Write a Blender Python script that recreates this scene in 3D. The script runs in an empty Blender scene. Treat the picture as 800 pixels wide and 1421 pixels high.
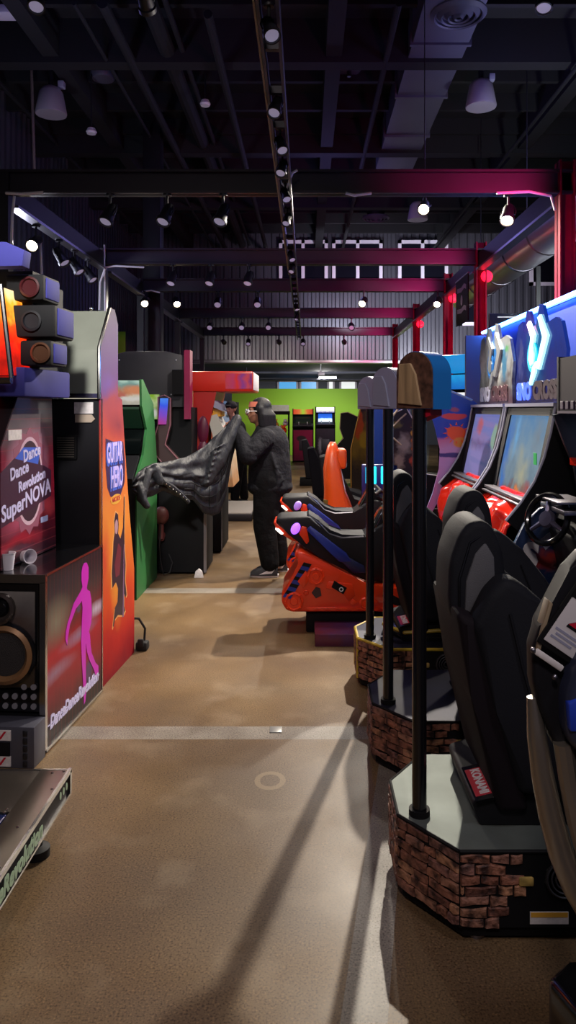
import bpy, bmesh, math, random
from mathutils import Vector, Matrix, Quaternion
SC = bpy.context.scene
COL = SC.collection
PI = math.pi
rnd = random.Random(7)

# ------------------------------------------------------------------ camera
H = 1.6
cam_d = bpy.data.cameras.new('camera'); cam = bpy.data.objects.new('camera', cam_d); COL.objects.link(cam)
cam.location = (0, 0, H); cam.rotation_euler = (PI/2, 0, 0)
cam_d.sensor_fit = 'VERTICAL'; cam_d.sensor_height = 36.0; cam_d.lens = 36.0*1030/1421
cam_d.shift_x = -25/1421; cam_d.shift_y = -142.5/1421
cam_d.clip_start = 0.05; cam_d.clip_end = 200
SC.camera = cam
# ------------------------------------------------------------------ world, exposure
w = bpy.data.worlds.new('world'); SC.world = w; w.use_nodes = True
w.node_tree.nodes['Background'].inputs[0].default_value = (0.30, 0.29, 0.42, 1)
w.node_tree.nodes['Background'].inputs[1].default_value = 0.20
SC.view_settings.view_transform = 'Standard'; SC.view_settings.look = 'None'
SC.view_settings.gamma = 1.0; SC.view_settings.use_curve_mapping = False
SC.view_settings.exposure = 0.0
KEY, LIT, FILL, REDP, BLUEP = 1200, 300, 250, 62, 30      # lamp powers in watts

def P(px, py, d): return Vector(((px-425)*d/1030, d, H-(py-568)*d/1030))
# ------------------------------------------------------------------ mesh helpers
class MB:
    def __init__(s): s.bm = bmesh.new()
    def _bev(s, faces, bev, seg=2):
        if bev > 0:
            es = list({e for f in faces for e in f.edges})
            bmesh.ops.bevel(s.bm, geom=es, offset=bev, segments=seg, affect='EDGES', clamp_overlap=True, profile=0.5)
    def box(s, x0, x1, y0, y1, z0, z1, bev=0, M=None, seg=2):
        vs = [s.bm.verts.new((x, y, z)) for x in (x0, x1) for y in (y0, y1) for z in (z0, z1)]
        if M is not None:
            for v in vs: v.co = M @ v.co
        q = [(0,1,3,2), (4,6,7,5), (0,4,5,1), (2,3,7,6), (0,2,6,4), (1,5,7,3)]
        s._bev([s.bm.faces.new([vs[i] for i in f]) for f in q], bev, seg); return s
    def prism(s, pts, ax, a, b, bev=0, M=None, seg=2):
        def co(p, t): return {'x': (t, p[0], p[1]), 'y': (p[0], t, p[1]), 'z': (p[0], p[1], t)}[ax]
        A = [s.bm.verts.new(co(p, a)) for p in pts]; B = [s.bm.verts.new(co(p, b)) for p in pts]
        if M is not None:
            for v in A+B: v.co = M @ v.co
        n = len(pts)
        fs = [s.bm.faces.new(A), s.bm.faces.new(B[::-1])]
        for i in range(n): fs.append(s.bm.faces.new((A[i], B[i], B[(i+1) % n], A[(i+1) % n])))
        s._bev(fs, bev, seg); return s
    def poly(s, pts):
        s.bm.faces.new([s.bm.verts.new(p) for p in pts]); return s
    def rings(s, rs, cap=True, closed=False):
        R = [[s.bm.verts.new(p) for p in r] for r in rs]; n = len(R[0])
        m = len(R)
        for j in range(m if closed else m-1):
            a, b = R[j], R[(j+1) % m]
            for i in range(n): s.bm.faces.new((a[i], a[(i+1) % n], b[(i+1) % n], b[i]))
        if cap and not closed: s.bm.faces.new(R[0][::-1]); s.bm.faces.new(R[-1])
        return s
    def cyl(s, p0, p1, r0, r1=None, n=16):
        p0, p1 = Vector(p0), Vector(p1); r1 = r0 if r1 is None else r1
        d = (p1-p0).normalized(); u = d.orthogonal().normalized(); v = d.cross(u)
        return s.rings([[p+(u*math.cos(t)+v*math.sin(t))*r for t in [2*PI*i/n for i in range(n)]] for p, r in ((p0, r0), (p1, r1))])
    def tube(s, pts, r, n=8, closed=False):
        pts = [Vector(p) for p in pts]; m = len(pts); rs = []; u = None
        for i in range(m):
            a = pts[i-1] if (i or closed) else pts[i]; b = pts[(i+1) % m] if (i < m-1 or closed) else pts[i]
            d = (b-a).normalized()
            u = d.orthogonal().normalized() if u is None else (u-d*u.dot(d)).normalized()
            v = d.cross(u); rr = r[i] if isinstance(r, (list, tuple)) else r
            rs.append([pts[i]+(u*math.cos(t)+v*math.sin(t))*rr for t in [2*PI*k/n for k in range(n)]])
        return s.rings(rs, closed=closed)
    def lathe(s, prof, o=(0,0,0), d=(0,0,1), n=24):      # prof: (radius, height along d)
        o, d = Vector(o), Vector(d).normalized(); u = d.orthogonal().normalized(); v = d.cross(u)
        return s.rings([[o+d*h+(u*math.cos(t)+v*math.sin(t))*max(r, 1e-4) for t in [2*PI*i/n for i in range(n)]] for r, h in prof])
    def ball(s, c, r, n=14, M=None):
        r = (r, r, r) if isinstance(r, (int, float)) else r
        T = Matrix.Translation(c) @ (M or Matrix()) @ Matrix.Diagonal((*r, 1))
        bmesh.ops.create_uvsphere(s.bm, u_segments=n, v_segments=max(6, n//2+2), radius=1, matrix=T); return s
    def cap(s, p0, p1, r0, r1=None, n=14):              # capsule
        r1 = r0 if r1 is None else r1
        s.cyl(p0, p1, r0, r1, n); s.ball(p0, r0*1.0, n); s.ball(p1, r1*1.0, n); return s
    def grid(s, f, nu, nv, closed_u=False):
        G = [[s.bm.verts.new(f(i/nu, j/nv)) for j in range(nv+1)] for i in range(nu+(0 if closed_u else 1))]
        L = len(G)
        for i in range(nu):
            for j in range(nv): s.bm.faces.new((G[i][j], G[(i+1) % L][j], G[(i+1) % L][j+1], G[i][j+1]))
        return s
    def build(s, name, mat, parent=None, smooth=35, label=None, remesh=None, solid=None):
        bmesh.ops.recalc_face_normals(s.bm, faces=s.bm.faces)
        me = bpy.data.meshes.new(name); s.bm.to_mesh(me); s.bm.free()
        o = bpy.data.objects.new(name, me); COL.objects.link(o)
        if remesh:
            m = o.modifiers.new('r', 'REMESH'); m.mode = 'VOXEL'; m.voxel_size = remesh
            m2 = o.modifiers.new('s', 'SMOOTH'); m2.factor = .5; m2.iterations = 4
        if solid:
            m = o.modifiers.new('t', 'SOLIDIFY'); m.thickness = solid; m.offset = 0
        if remesh or solid:
            dg = bpy.context.evaluated_depsgraph_get()
            nm = bpy.data.meshes.new_from_object(o.evaluated_get(dg)); o.modifiers.clear(); o.data = nm; me = nm; me.name = name
        if smooth:
            for p in me.polygons: p.use_smooth = True
            me.set_sharp_from_angle(angle=math.radians(180 if smooth is True else smooth))
        me.materials.clear(); me.materials.append(mat)
        if parent is not None: o.parent = parent
        if label: o['label'] = label
        return o

def thing(name, label, cat, loc=(0,0,0), rz=0, group=None):
    o = bpy.data.objects.new(name, None); COL.objects.link(o); o.empty_display_size = .1
    o.location = loc; o.rotation_euler = (0, 0, rz)
    return tag(o, label, cat, group)
def tag(o, label, cat, group=None, kind=None):
    o['label'] = label; o['category'] = cat
    if group: o['group'] = group
    if kind: o['kind'] = kind
    return o
def struct(o): o['kind'] = 'structure'; return o
def kids(o): return [c for c in bpy.data.objects if c.parent == o]
def dup(root, loc, label, rz=None, group=None):
    def cp(o, par):
        c = o.copy(); COL.objects.link(c)
        if par is not None: c.parent = par
        for k in kids(o): cp(k, c)
        return c
    ks = kids(root); r = root.copy(); COL.objects.link(r)
    for k in ks: cp(k, r)
    r.location = loc; r['label'] = label
    if rz is not None: r.rotation_euler = (0, 0, rz)
    if group: r['group'] = group
    return r
def frame(o, u, v):       # matrix whose x runs along u, y along v
    u = Vector(u).normalized(); v = Vector(v); v = (v-u*v.dot(u)).normalized(); n = u.cross(v)
    M = Matrix((u, v, n)).transposed().to_4x4(); M.translation = Vector(o); return M
def text(name, s, size, mat, parent, M, ext=.0015, shear=0, bold=0, align='CENTER', sx=1, spacing=1):
    cu = bpy.data.curves.new(name, 'FONT'); cu.body = s; cu.size = size; cu.extrude = ext; cu.shear = shear
    cu.offset = bold; cu.align_x = align; cu.align_y = 'CENTER'; cu.space_character = spacing; cu.resolution_u = 3
    o = bpy.data.objects.new(name, cu); COL.objects.link(o)
    me = bpy.data.meshes.new_from_object(o.evaluated_get(bpy.context.evaluated_depsgraph_get()))
    bpy.data.objects.remove(o); me.transform(M @ Matrix.Diagonal((sx, 1, 1, 1))); me.name = name
    me.materials.clear(); me.materials.append(mat)
    o = bpy.data.objects.new(name, me); COL.objects.link(o)
    if parent is not None: o.parent = parent
    return o
def flat(pts, M, t=.002):   # outline in the plane of M, given thickness t
    b = MB(); b.prism(pts, 'z', 0, t, M=M); return b
# ------------------------------------------------------------------ materials
def lin(h):
    if isinstance(h, str):
        h = h.lstrip('#'); c = [int(h[i:i+2], 16)/255 for i in (0, 2, 4)]
    else: c = h
    return tuple(x/12.92 if x <= .04045 else ((x+.055)/1.055)**2.4 for x in c)+(1,)
def mat(name, col, rough=.5, metal=0, emit=None, es=0, var=0, vscale=8, bump=0, bscale=40, coat=0, stretch=None, trans=0, spec=.5, bdist=.01):
    m = bpy.data.materials.new(name); m.use_nodes = True; nt = m.node_tree; N, L = nt.nodes, nt.links
    b = N['Principled BSDF']; c = lin(col)
    b.inputs['Base Color'].default_value = c; b.inputs['Roughness'].default_value = rough; b.inputs['Metallic'].default_value = metal
    b.inputs['Coat Weight'].default_value = coat; b.inputs['Transmission Weight'].default_value = trans; b.inputs['Specular IOR Level'].default_value = spec
    if emit: b.inputs['Emission Color'].default_value = lin(emit); b.inputs['Emission Strength'].default_value = es
    if var or bump:
        tc = N.new('ShaderNodeTexCoord'); mp = N.new('ShaderNodeMapping'); L.new(tc.outputs['Object'], mp.inputs[0])
        if stretch: mp.inputs['Scale'].default_value = stretch
    if var:
        n = N.new('ShaderNodeTexNoise'); n.inputs['Scale'].default_value = vscale; n.inputs['Detail'].default_value = 5
        L.new(mp.outputs[0], n.inputs[0])
        r = N.new('ShaderNodeValToRGB'); L.new(n.outputs[0], r.inputs[0])
        r.color_ramp.elements[0].position = .3; r.color_ramp.elements[1].position = .7
        r.color_ramp.elements[0].color = tuple(x*(1-var) for x in c[:3])+(1,); r.color_ramp.elements[1].color = tuple(min(1, x*(1+var)) for x in c[:3])+(1,)
        L.new(r.outputs[0], b.inputs['Base Color'])
    if bump:
        n2 = N.new('ShaderNodeTexNoise'); n2.inputs['Scale'].default_value = bscale; n2.inputs['Detail'].default_value = 4; L.new(mp.outputs[0], n2.inputs[0])
        bp = N.new('ShaderNodeBump'); bp.inputs['Strength'].default_value = bump; bp.inputs['Distance'].default_value = bdist
        L.new(n2.outputs[0], bp.inputs['Height']); L.new(bp.outputs[0], b.inputs['Normal'])
    return m
def art(name, ramp, ax, lo, hi, blobs=(), noise=(4, .3), warp=.0, emit=0, rough=.3, coat=0, lines=None, const=False, spec=.4):
    """printed or on-screen picture: a colour ramp along one axis, broken by noise, with soft patches on it"""
    m = bpy.data.materials.new(name); m.use_nodes = True; nt = m.node_tree; N, L = nt.nodes, nt.links
    b = N['Principled BSDF']; b.inputs['Roughness'].default_value = rough; b.inputs['Coat Weight'].default_value = coat; b.inputs['Specular IOR Level'].default_value = spec
    tc = N.new('ShaderNodeTexCoord'); sp = N.new('ShaderNodeSeparateXYZ'); L.new(tc.outputs['Object'], sp.inputs[0])
    nz = N.new('ShaderNodeTexNoise'); nz.inputs['Scale'].default_value = noise[0]; nz.inputs['Detail'].default_value = 6; L.new(tc.outputs['Object'], nz.inputs[0])
    def math_(op, a, bb, cl=False):
        n = N.new('ShaderNodeMath'); n.operation = op; n.use_clamp = cl
        for i, x in enumerate((a, bb)):
            if isinstance(x, (int, float)): n.inputs[i].default_value = x
            elif x is not None: L.new(x, n.inputs[i])
        return n.outputs[0]
    t = math_('DIVIDE', math_('SUBTRACT', sp.outputs['xyz'.index(ax)], lo), hi-lo)
    t = math_('ADD', t, math_('MULTIPLY', math_('SUBTRACT', nz.outputs[0], .5), noise[1]*2))
    r = N.new('ShaderNodeValToRGB'); L.new(t, r.inputs[0]); cr = r.color_ramp
    if const: cr.interpolation = 'CONSTANT'
    while len(cr.elements) < len(ramp): cr.elements.new(.5)
    for e, (p, c) in zip(cr.elements, ramp): e.position = p; e.color = lin(c)
    cur = r.outputs[0]; vec = tc.outputs['Object']
    if warp:
        v1 = N.new('ShaderNodeVectorMath'); v1.operation = 'SUBTRACT'; L.new(nz.outputs['Color'], v1.inputs[0]); v1.inputs[1].default_value = (.5, .5, .5)
        v2 = N.new('ShaderNodeVectorMath'); v2.operation = 'MULTIPLY_ADD'; L.new(v1.outputs[0], v2.inputs[0]); v2.inputs[1].default_value = (warp,)*3; L.new(vec, v2.inputs[2]); vec = v2.outputs[0]
    for (c, s, colr, soft) in blobs:
        a = N.new('ShaderNodeVectorMath'); a.operation = 'SUBTRACT'; L.new(vec, a.inputs[0]); a.inputs[1].default_value = c
        d = N.new('ShaderNodeVectorMath'); d.operation = 'DIVIDE'; L.new(a.outputs[0], d.inputs[0]); d.inputs[1].default_value = s
        le = N.new('ShaderNodeVectorMath'); le.operation = 'LENGTH'; L.new(d.outputs[0], le.inputs[0])
        mk = math_('DIVIDE', math_('SUBTRACT', 1, le.outputs['Value']), max(soft, .02), True)
        mx = N.new('ShaderNodeMix'); mx.data_type = 'RGBA'; L.new(mk, mx.inputs[0]); L.new(cur, mx.inputs[6]); mx.inputs[7].default_value = lin(colr); cur = mx.outputs[2]
    if lines:       # (axis, period, width, colour)
        f = math_('FRACT', math_('DIVIDE', sp.outputs['xyz'.index(lines[0])], lines[1]), None)
        mk = math_('LESS_THAN', f, lines[2])
        mx = N.new('ShaderNodeMix'); mx.data_type = 'RGBA'; L.new(math_('MULTIPLY', mk, .5), mx.inputs[0]); L.new(cur, mx.inputs[6]); mx.inputs[7].default_value = lin(lines[3]); cur = mx.outputs[2]
    if emit:
        b.inputs['Base Color'].default_value = (.01, .01, .01, 1); L.new(cur, b.inputs['Emission Color']); b.inputs['Emission Strength'].default_value = emit
        b.inputs['Roughness'].default_value = .15
    else: L.new(cur, b.inputs['Base Color'])
    return m
M_ = dict(
 black=mat('black_laminate', '#15151a', .55, spec=.25, var=.2, vscale=3), black2=mat('matt_black', '#0e0e11', .7, spec=.2), gloss=mat('gloss_black', '#0d0d10', .18, coat=.5),
 steel=mat('black_steel', '#131219', .5, var=.3, vscale=3), red=mat('red_painted_steel', '#8a1030', .65, spec=.15, var=.2, vscale=5),
 chrome=mat('chrome', '#b9b6b2', .22, 1), galv=mat('galvanised_sheet', '#6f7672', .62, .5, spec=.2, var=.18, vscale=5), alu=mat('aluminium', '#8b8890', .35, 1),
 white=mat('white_paint', '#d8d6da', .5), cable=mat('white_cable', '#cfcbd0', .5), orange=mat('orange_plastic', '#e23a12', .3, coat=.4), orange2=mat('bright_orange_plastic', '#ee5a1c', .35, coat=.3),
 redg=mat('glossy_red_shell', '#d6200c', .16, coat=.8), blue=mat('blue_plastic', '#1f2f86', .35), blue2=mat('sky_blue_plastic', '#1f74c4', .45), yellow=mat('yellow_edge', '#b59a2c', .45, var=.25, vscale=20),
 vinyl=mat('black_vinyl', '#1a1b21', .72, spec=.16, bump=.12, bscale=180), vinyl2=mat('grey_cloth', '#55555a', .8, bump=.2, bscale=250), seatshell=mat('seat_shell', '#1a151a', .75, spec=.12), beam=mat('dark_beam_paint', '#241c26', .55, var=.25, vscale=3),
 wood=mat('weathered_board', '#a98c68', .7, var=.3, vscale=9, stretch=(6, 6, .6)), label=mat('white_label', '#cfc9c8', .6, var=.12, vscale=60), grey=mat('dark_grey_sheet', '#35353b', .5, var=.15, vscale=4),
 lgrey=mat('lavender_grey_plastic', '#8f90a6', .45), green=mat('green_side', '#2d6638', .45, spec=.3, var=.15, vscale=3), lime=mat('lime_paint', '#86bc1e', .6), purple=mat('violet_light_on_box', '#3a3a80', .75, spec=.12),  # purple: violet light on the lamp boxes and brackets, put into their colour
 lens=mat('lamp_glass', '#b9b2c8', .25, 0, '#c8c0e8', .25), lit=mat('lamp_lit', '#fff0d8', .3, 0, '#ffe9c4', 26), tube=mat('fluorescent_tube', '#ffffff', .3, 0, '#f2f5ff', 14),
 cyan=mat('cyan_lamp', '#20d0f0', .3, 0, '#20c8f0', 2.5), blueled=mat('blue_led_tube', '#cfe4ff', .3, 0, '#4a8cff', 30), redled=mat('red_lamp', '#ff2040', .3, 0, '#ff1838', 2.2),
 pink=mat('pink_print', '#c322b4', .4), magenta=mat('magenta_panel', '#8a1848', .4), text=mat('pale_lilac_print', '#c9c4ea', .4), textblue=mat('blue_print', '#3c5fc8', .4), gtext=mat('green_white_print', '#a9c4a4', .5),
 tyellow=mat('gold_print', '#d9a23a', .4), redprint=mat('red_print', '#b81630', .4), skin=mat('light_skin', '#b98a72', .5, var=.08, vscale=12), skin2=mat('brown_skin', '#9a6a54', .5, var=.08, vscale=12),
 hair=mat('black_hair', '#111014', .5, spec=.3, bump=.4, bscale=60, stretch=(6, 6, 1)), hoodie=mat('black_hoodie', '#1b1b20', .9, bump=.9, bscale=9, bdist=.04, spec=.2), pants=mat('black_trousers', '#0e0e11', .9, bump=.8, bscale=9, bdist=.03, spec=.2),
 jacket=mat('black_nylon', '#1f2025', .55, spec=.35, bump=.7, bscale=11, bdist=.03, stretch=(1.6, 1, .8)), jlining=mat('jacket_lining', '#1b1b22', .5), rubber=mat('black_rubber', '#101012', .7), paper=mat('paper_cup', '#d3cdd6', .6), coral=mat('coral_cloth', '#d4775f', .7),
 glassd=mat('dark_window_glass', '#12121c', .12, 0), wframe=mat('window_frame_paint', '#d6cfe0', .5), duct=mat('grey_duct', '#4a4a5c', .5, var=.12, vscale=1.2), spiral=mat('silver_duct', '#b9bcc8', .3, .8),
 scoff=mat('dark_screen', '#0a0f10', .12), brown=mat('brown_panel', '#3a2424', .5), deck=mat('dark_deck', '#242434', .55, .3, spec=.2, var=.2, vscale=6), pad=mat('pad_sheet', '#77716a', .3, .9, var=.15, vscale=5), padblue=mat('pad_blue', '#0f1d4a', .2, coat=.5), padline=mat('pad_arrow_blue', '#5f92e8', .3),
)
# printed stone: each stone of the cladding takes its own tone
def stonemat():
    m = bpy.data.materials.new('stone_cladding'); m.use_nodes = True; N, L = m.node_tree.nodes, m.node_tree.links; b = N['Principled BSDF']; b.inputs['Roughness'].default_value = .6
    g = N.new('ShaderNodeNewGeometry'); r = N.new('ShaderNodeValToRGB'); L.new(g.outputs['Random Per Island'], r.inputs[0]); cr = r.color_ramp
    for p, c in ((.0, '#6e463c'), (.35, '#93624e'), (.7, '#7c5650'), (1, '#a87a5c')):
        if p in (0, 1): e = cr.elements[0 if p == 0 else -1]
        else: e = cr.elements.new(p)
        e.position = p; e.color = lin(c)
    tc = N.new('ShaderNodeTexCoord'); n = N.new('ShaderNodeTexNoise'); n.inputs['Scale'].default_value = 28; n.inputs['Detail'].default_value = 8; L.new(tc.outputs['Object'], n.inputs[0])
    r2 = N.new('ShaderNodeValToRGB'); L.new(n.outputs[0], r2.inputs[0]); r2.color_ramp.elements[0].position = .36; r2.color_ramp.elements[0].color = (.12, .1, .12, 1); r2.color_ramp.elements[1].position = .6; r2.color_ramp.elements[1].color = (1.25, 1.2, 1.15, 1)
    mx = N.new('ShaderNodeMix'); mx.data_type = 'RGBA'; mx.blend_type = 'MULTIPLY'; mx.inputs[0].default_value = 1; L.new(r.outputs[0], mx.inputs[6]); L.new(r2.outputs[0], mx.inputs[7]); L.new(mx.outputs[2], b.inputs['Base Color'])
    bp = N.new('ShaderNodeBump'); bp.inputs['Strength'].default_value = 1; bp.inputs['Distance'].default_value = .02; L.new(n.outputs[0], bp.inputs['Height']); L.new(bp.outputs[0], b.inputs['Normal'])
    return m
M_['stone'] = stonemat()
def floormat():
    m = bpy.data.materials.new('polished_concrete'); m.use_nodes = True; N, L = m.node_tree.nodes, m.node_tree.links; b = N['Principled BSDF']
    tc = N.new('ShaderNodeTexCoord'); sp = N.new('ShaderNodeSeparateXYZ'); L.new(tc.outputs['Object'], sp.inputs[0])
    def noise(s, d=5):
        n = N.new('ShaderNodeTexNoise'); n.inputs['Scale'].default_value = s; n.inputs['Detail'].default_value = d; L.new(tc.outputs['Object'], n.inputs[0]); return n.outputs[0]
    def ramp(i, els):
        r = N.new('ShaderNodeValToRGB'); L.new(i, r.inputs[0]); cr = r.color_ramp
        while len(cr.elements) < len(els): cr.elements.new(.5)
        for e, (p, c) in zip(cr.elements, els): e.position = p; e.color = c
        return r.outputs[0]
    def mixc(f, a, bb, mode='MIX'):
        x = N.new('ShaderNodeMix'); x.data_type = 'RGBA'; x.blend_type = mode
        if isinstance(f, float): x.inputs[0].default_value = f
        else: L.new(f, x.inputs[0])
        for i, v in ((6, a), (7, bb)):
            if isinstance(v, tuple): x.inputs[i].default_value = v
            else: L.new(v, x.inputs[i])
        return x.outputs[2]
    def mt(op, *a):
        n = N.new('ShaderNodeMath'); n.operation = op
        for i, x in enumerate(a):
            if isinstance(x, (int, float)): n.inputs[i].default_value = x
            else: L.new(x, n.inputs[i])
        return n.outputs[0]
    base = ramp(noise(.9, 7), [(.3, lin('#5a4838')), (.5, lin('#705a40')), (.72, lin('#866d4b'))])
    speck = ramp(noise(150, 4), [(.35, (.42, .38, .36, 1)), (.47, (1, 1, 1, 1)), (.58, (1.0, 1.0, 1.0, 1)), (.7, (1.75, 1.65, 1.45, 1))])
    c = mixc(1.0, base, speck, 'MULTIPLY')
    scuff = ramp(noise(3.2, 8), [(.55, (0, 0, 0, 1)), (.75, (.35, .35, .35, 1))])
    c = mixc(scuff, c, lin('#a5937a'))
    grey = mixc(1.0, ramp(noise(5, 6), [(.3, lin('#776e64')), (.7, lin('#918a80'))]), speck, 'MULTIPLY')
    s1 = mt('LESS_THAN', mt('ABSOLUTE', mt('SUBTRACT', sp.outputs[1], 3.672)), .073)
    xx = mt('SUBTRACT', sp.outputs[0], mt('ADD', mt('MULTIPLY', mt('SUBTRACT', sp.outputs[1], 1.93), .17), .15))
    s2 = mt('LESS_THAN', mt('ABSOLUTE', xx), .062)
    s3 = mt('LESS_THAN', mt('ABSOLUTE', mt('SUBTRACT', sp.outputs[1], 6.55)), .09)
    strip = mt('MAXIMUM', mt('MAXIMUM', s1, s2), s3)
    c = mixc(strip, c, grey)
    rx, ry = mt('SUBTRACT', sp.outputs[0], -.155), mt('SUBTRACT', sp.outputs[1], 3.2)
    rr = mt('SQRT', mt('ADD', mt('MULTIPLY', rx, rx), mt('MULTIPLY', mt('MULTIPLY', ry, ry), .7)))
    c = mixc(mt('MULTIPLY', mt('LESS_THAN', mt('ABSOLUTE', mt('SUBTRACT', rr, .055)), .012), .35), c, lin('#b09a78'))
    L.new(c, b.inputs['Base Color'])
    L.new(ramp(noise(2.2, 6), [(.3, (.36, .36, .36, 1)), (.7, (.55, .55, .55, 1))]), b.inputs['Roughness']); b.inputs['Specular IOR Level'].default_value = .3
    bp = N.new('ShaderNodeBump'); bp.inputs['Strength'].default_value = .05; bp.inputs['Distance'].default_value = .005; L.new(noise(60, 3), bp.inputs['Height']); L.new(bp.outputs[0], b.inputs['Normal'])
    return m
M_['floor'] = floormat()
M_['wall'] = mat('corrugated_sheet', '#4a4a54', .42, .35, var=.15, vscale=1.5, stretch=(3, 3, .3))
M_['ceil'] = mat('painted_deck', '#101016', .8, var=.25, vscale=1)
# ------------------------------------------------------------------ room shell
struct(MB().box(-4.7, 9.1, -4, 34, -.1, 0).build('floor', M_['floor'], smooth=0))
def corrug(x0, x1, z0, z1, at, axis, per=.22, amp=.035):
    b = MB(); pts = []; x = x0; k = 0
    while x < x1-1e-6:
        for f, a in ((0, 0), (.15, amp), (.5, amp), (.65, 0)):
            if x+f*per < x1: pts.append((x+f*per, a))
        x += per
    pts.append((x1, 0))
    for (xa, ya), (xb, yb) in zip(pts, pts[1:]):
        if axis == 'y': q = [(xa, at-ya, z0), (xb, at-yb, z0), (xb, at-yb, z1), (xa, at-ya, z1)]
        else: q = [(at+ya, xa, z0), (at+yb, xb, z0), (at+yb, xb, z1), (at+ya, xa, z1)]
        b.poly(q)
    bmesh.ops.remove_doubles(b.bm, verts=b.bm.verts, dist=1e-5)
    return b
struct(corrug(-4.7, 9.1, 2.95, 6.55, 20.5, 'y').build('wall_back', M_['wall'], smooth=0, solid=.02))
struct(corrug(-4, 20.5, 0, 6.55, -4.7, 'x').build('wall_left', M_['wall'], smooth=0, solid=.02))
struct(MB().box(9.1, 9.2, -4, 34, 0, 6.55).build('wall_right', M_['ceil'], smooth=0))
struct(MB().box(-4.8, 9.2, -4, 20.6, 6.5, 6.6).build('ceiling', M_['ceil'], smooth=0))
b = MB()
for i in range(16): b.box(-4.65, 9.05, 4.5+i, 4.58+i, 6.24, 6.5)
for y in (9.3, 12.6, 16): b.box(-4.65, 9.05, y, y+.22, 5.95, 6.5)
for x in (-3.3, .25, 3.6): b.box(x, x+.2, 3, 20.4, 6.02, 6.5)
struct(b.build('trim_1', M_['ceil'], smooth=0))
struct(MB().box(-4.7, 9.1, 20.35, 20.62, 2.86, 2.96, bev=.01).build('trim_2', M_['alu']))
# low back room beyond the opening
struct(MB().box(-4.7, 9.1, 20.62, 34, 3.02, 3.12).build('ceiling_back_room', mat('navy_ceiling', '#20243a', .8), smooth=0))
struct(MB().box(-4.7, 9.1, 33.5, 33.6, 0, 3.02).build('wall_far', mat('far_wall_paint', '#5d5f6a', .7), smooth=0))
struct(MB().box(-2.6, 2.15, 26, 26.15, 0, 2.32).box(2.17, 3.5, 25.4, 25.55, 0, 2.32).build('wall_partition', M_['lime'], smooth=0))
struct(MB().box(-2.62, -2.34, 11.9, 12.2, 0, 6.5, bev=.01).box(-.0, .0001, 0, .0001, 6.5, 6.5001).build('trim_3', M_['steel']))
b = MB()
wn = 0
def window(x0, x1, z0, z1, y, mull=None, glow=None):
    global wn; wn += 1
    fr = MB(); t = .09
    fr.box(x0, x1, y-.08, y+.02, z1-t, z1).box(x0, x1, y-.08, y+.02, z0, z0+t).box(x0, x0+t, y-.08, y+.02, z0, z1).box(x1-t, x1, y-.08, y+.02, z0, z1)
    if mull: fr.box(mull-t/2, mull+t/2, y-.08, y+.02, z0, z1)
    o = struct(fr.build('window_%d' % wn, M_['wframe'], smooth=0))
    p = MB().box(x0+t/2, x1-t/2, y-.03, y+.0, z0+t/2, z1-t/2).build('pane', glow or M_['glassd'], o, smooth=0)
for x0, x1, m in ((-.74, .6, -.08), (.72, 2.1, 1.42), (2.53, 3.9, 3.2)): window(x0, x1, 5.1, 6.24, 20.42, m)
window(6.15, 6.92, 5.0, 6.28, 20.42)
window(4.2, 4.75, 3.9, 4.9, 20.42)
gb = mat('blue_daylight_pane', '#0a1a30', .3, 0, '#4c9ad0', 1.2); gw = mat('pale_daylight_pane', '#202020', .3, 0, '#d8dcd8', 1.2)
for x0, x1, g in ((-1.3, -.35, gb), (-.3, .55, gb), (.95, 1.3, gw), (1.5, 2.3, gw), (2.4, 3.2, gw)): window(x0, x1, 2.25, 2.92, 33.45, None, g)

# ------------------------------------------------------------------ steel frame
fr = thing('steel_frame', 'black and crimson steel frame of posts and cross beams spanning the aisle', 'steel frame', (0, 6.3, 0))
YB = [6.3, 9.36, 11.5, 14.8, 18.3]; XL, XR = -2.56, 2.2
def ibeam(b, x0, x1, y, z0, z1):
    b.box(x0, x1, y-.06, y+.06, z0, z0+.02).box(x0, x1, y-.06, y+.06, z1-.02, z1).box(x0, x1, y-.012, y+.012, z0, z1)
for i, y in enumerate(YB):
    yy = y-6.3
    b = MB(); ibeam(b, XL-.1, XR+.1, yy, 3.42, 3.62); b.build('cross_beam', M_['beam'], fr, smooth=0, label='black cross beam')
    b = MB()
    b.box(XR-.065, XR+.065, yy-.012, yy+.012, 0, 3.7).box(XR-.065, XR-.05, yy-.07, yy+.07, 0, 3.7).box(XR+.05, XR+.065, yy-.07, yy+.07, 0, 3.7)
    b.build('post', M_['red'], fr, smooth=0, label='crimson post')
    MB().box(XL-.05, XL+.05, yy-.05, yy+.05, 0, 3.62).build('post', M_['steel'], fr, smooth=0)
    if i < 4:
        y2 = YB[i+1]-6.3
        for x in (XL, XR):
            MB().box(x-.04, x+.04, yy+.07, y2-.07, 3.36, 3.56).build('side_beam', M_['steel'], fr, smooth=0)
            MB().box(x-.05-(.03 if x > 0 else -.03), x+.05-(.03 if x > 0 else -.03), yy+.1, y2-.1, 3.335, 3.36).build('side_rail', M_['alu'], fr, smooth=0, label='silver rail')
tr = thing('lighting_track', 'long black track with a pale edge running down the middle of the ceiling frame', 'lighting track', (-.165, 1.5, 3.318))
b = MB().box(-.05, -.035, 0, 16.9, 0, .1).box(.035, .05, 0, 16.9, 0, .1)
for k in range(34): b.box(-.04, .04, k*.5+.1, k*.5+.13, .03, .07)
b.build('rail', mat('lavender_lit_track', '#33303f', .5), tr, smooth=0)  # lavender light on the track sides is put into this colour
MB().box(-.062, -.052, 0, 8, .0, .02).build('cable', mat('brass_edge', '#7d6f55', .5), tr, smooth=0)
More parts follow.
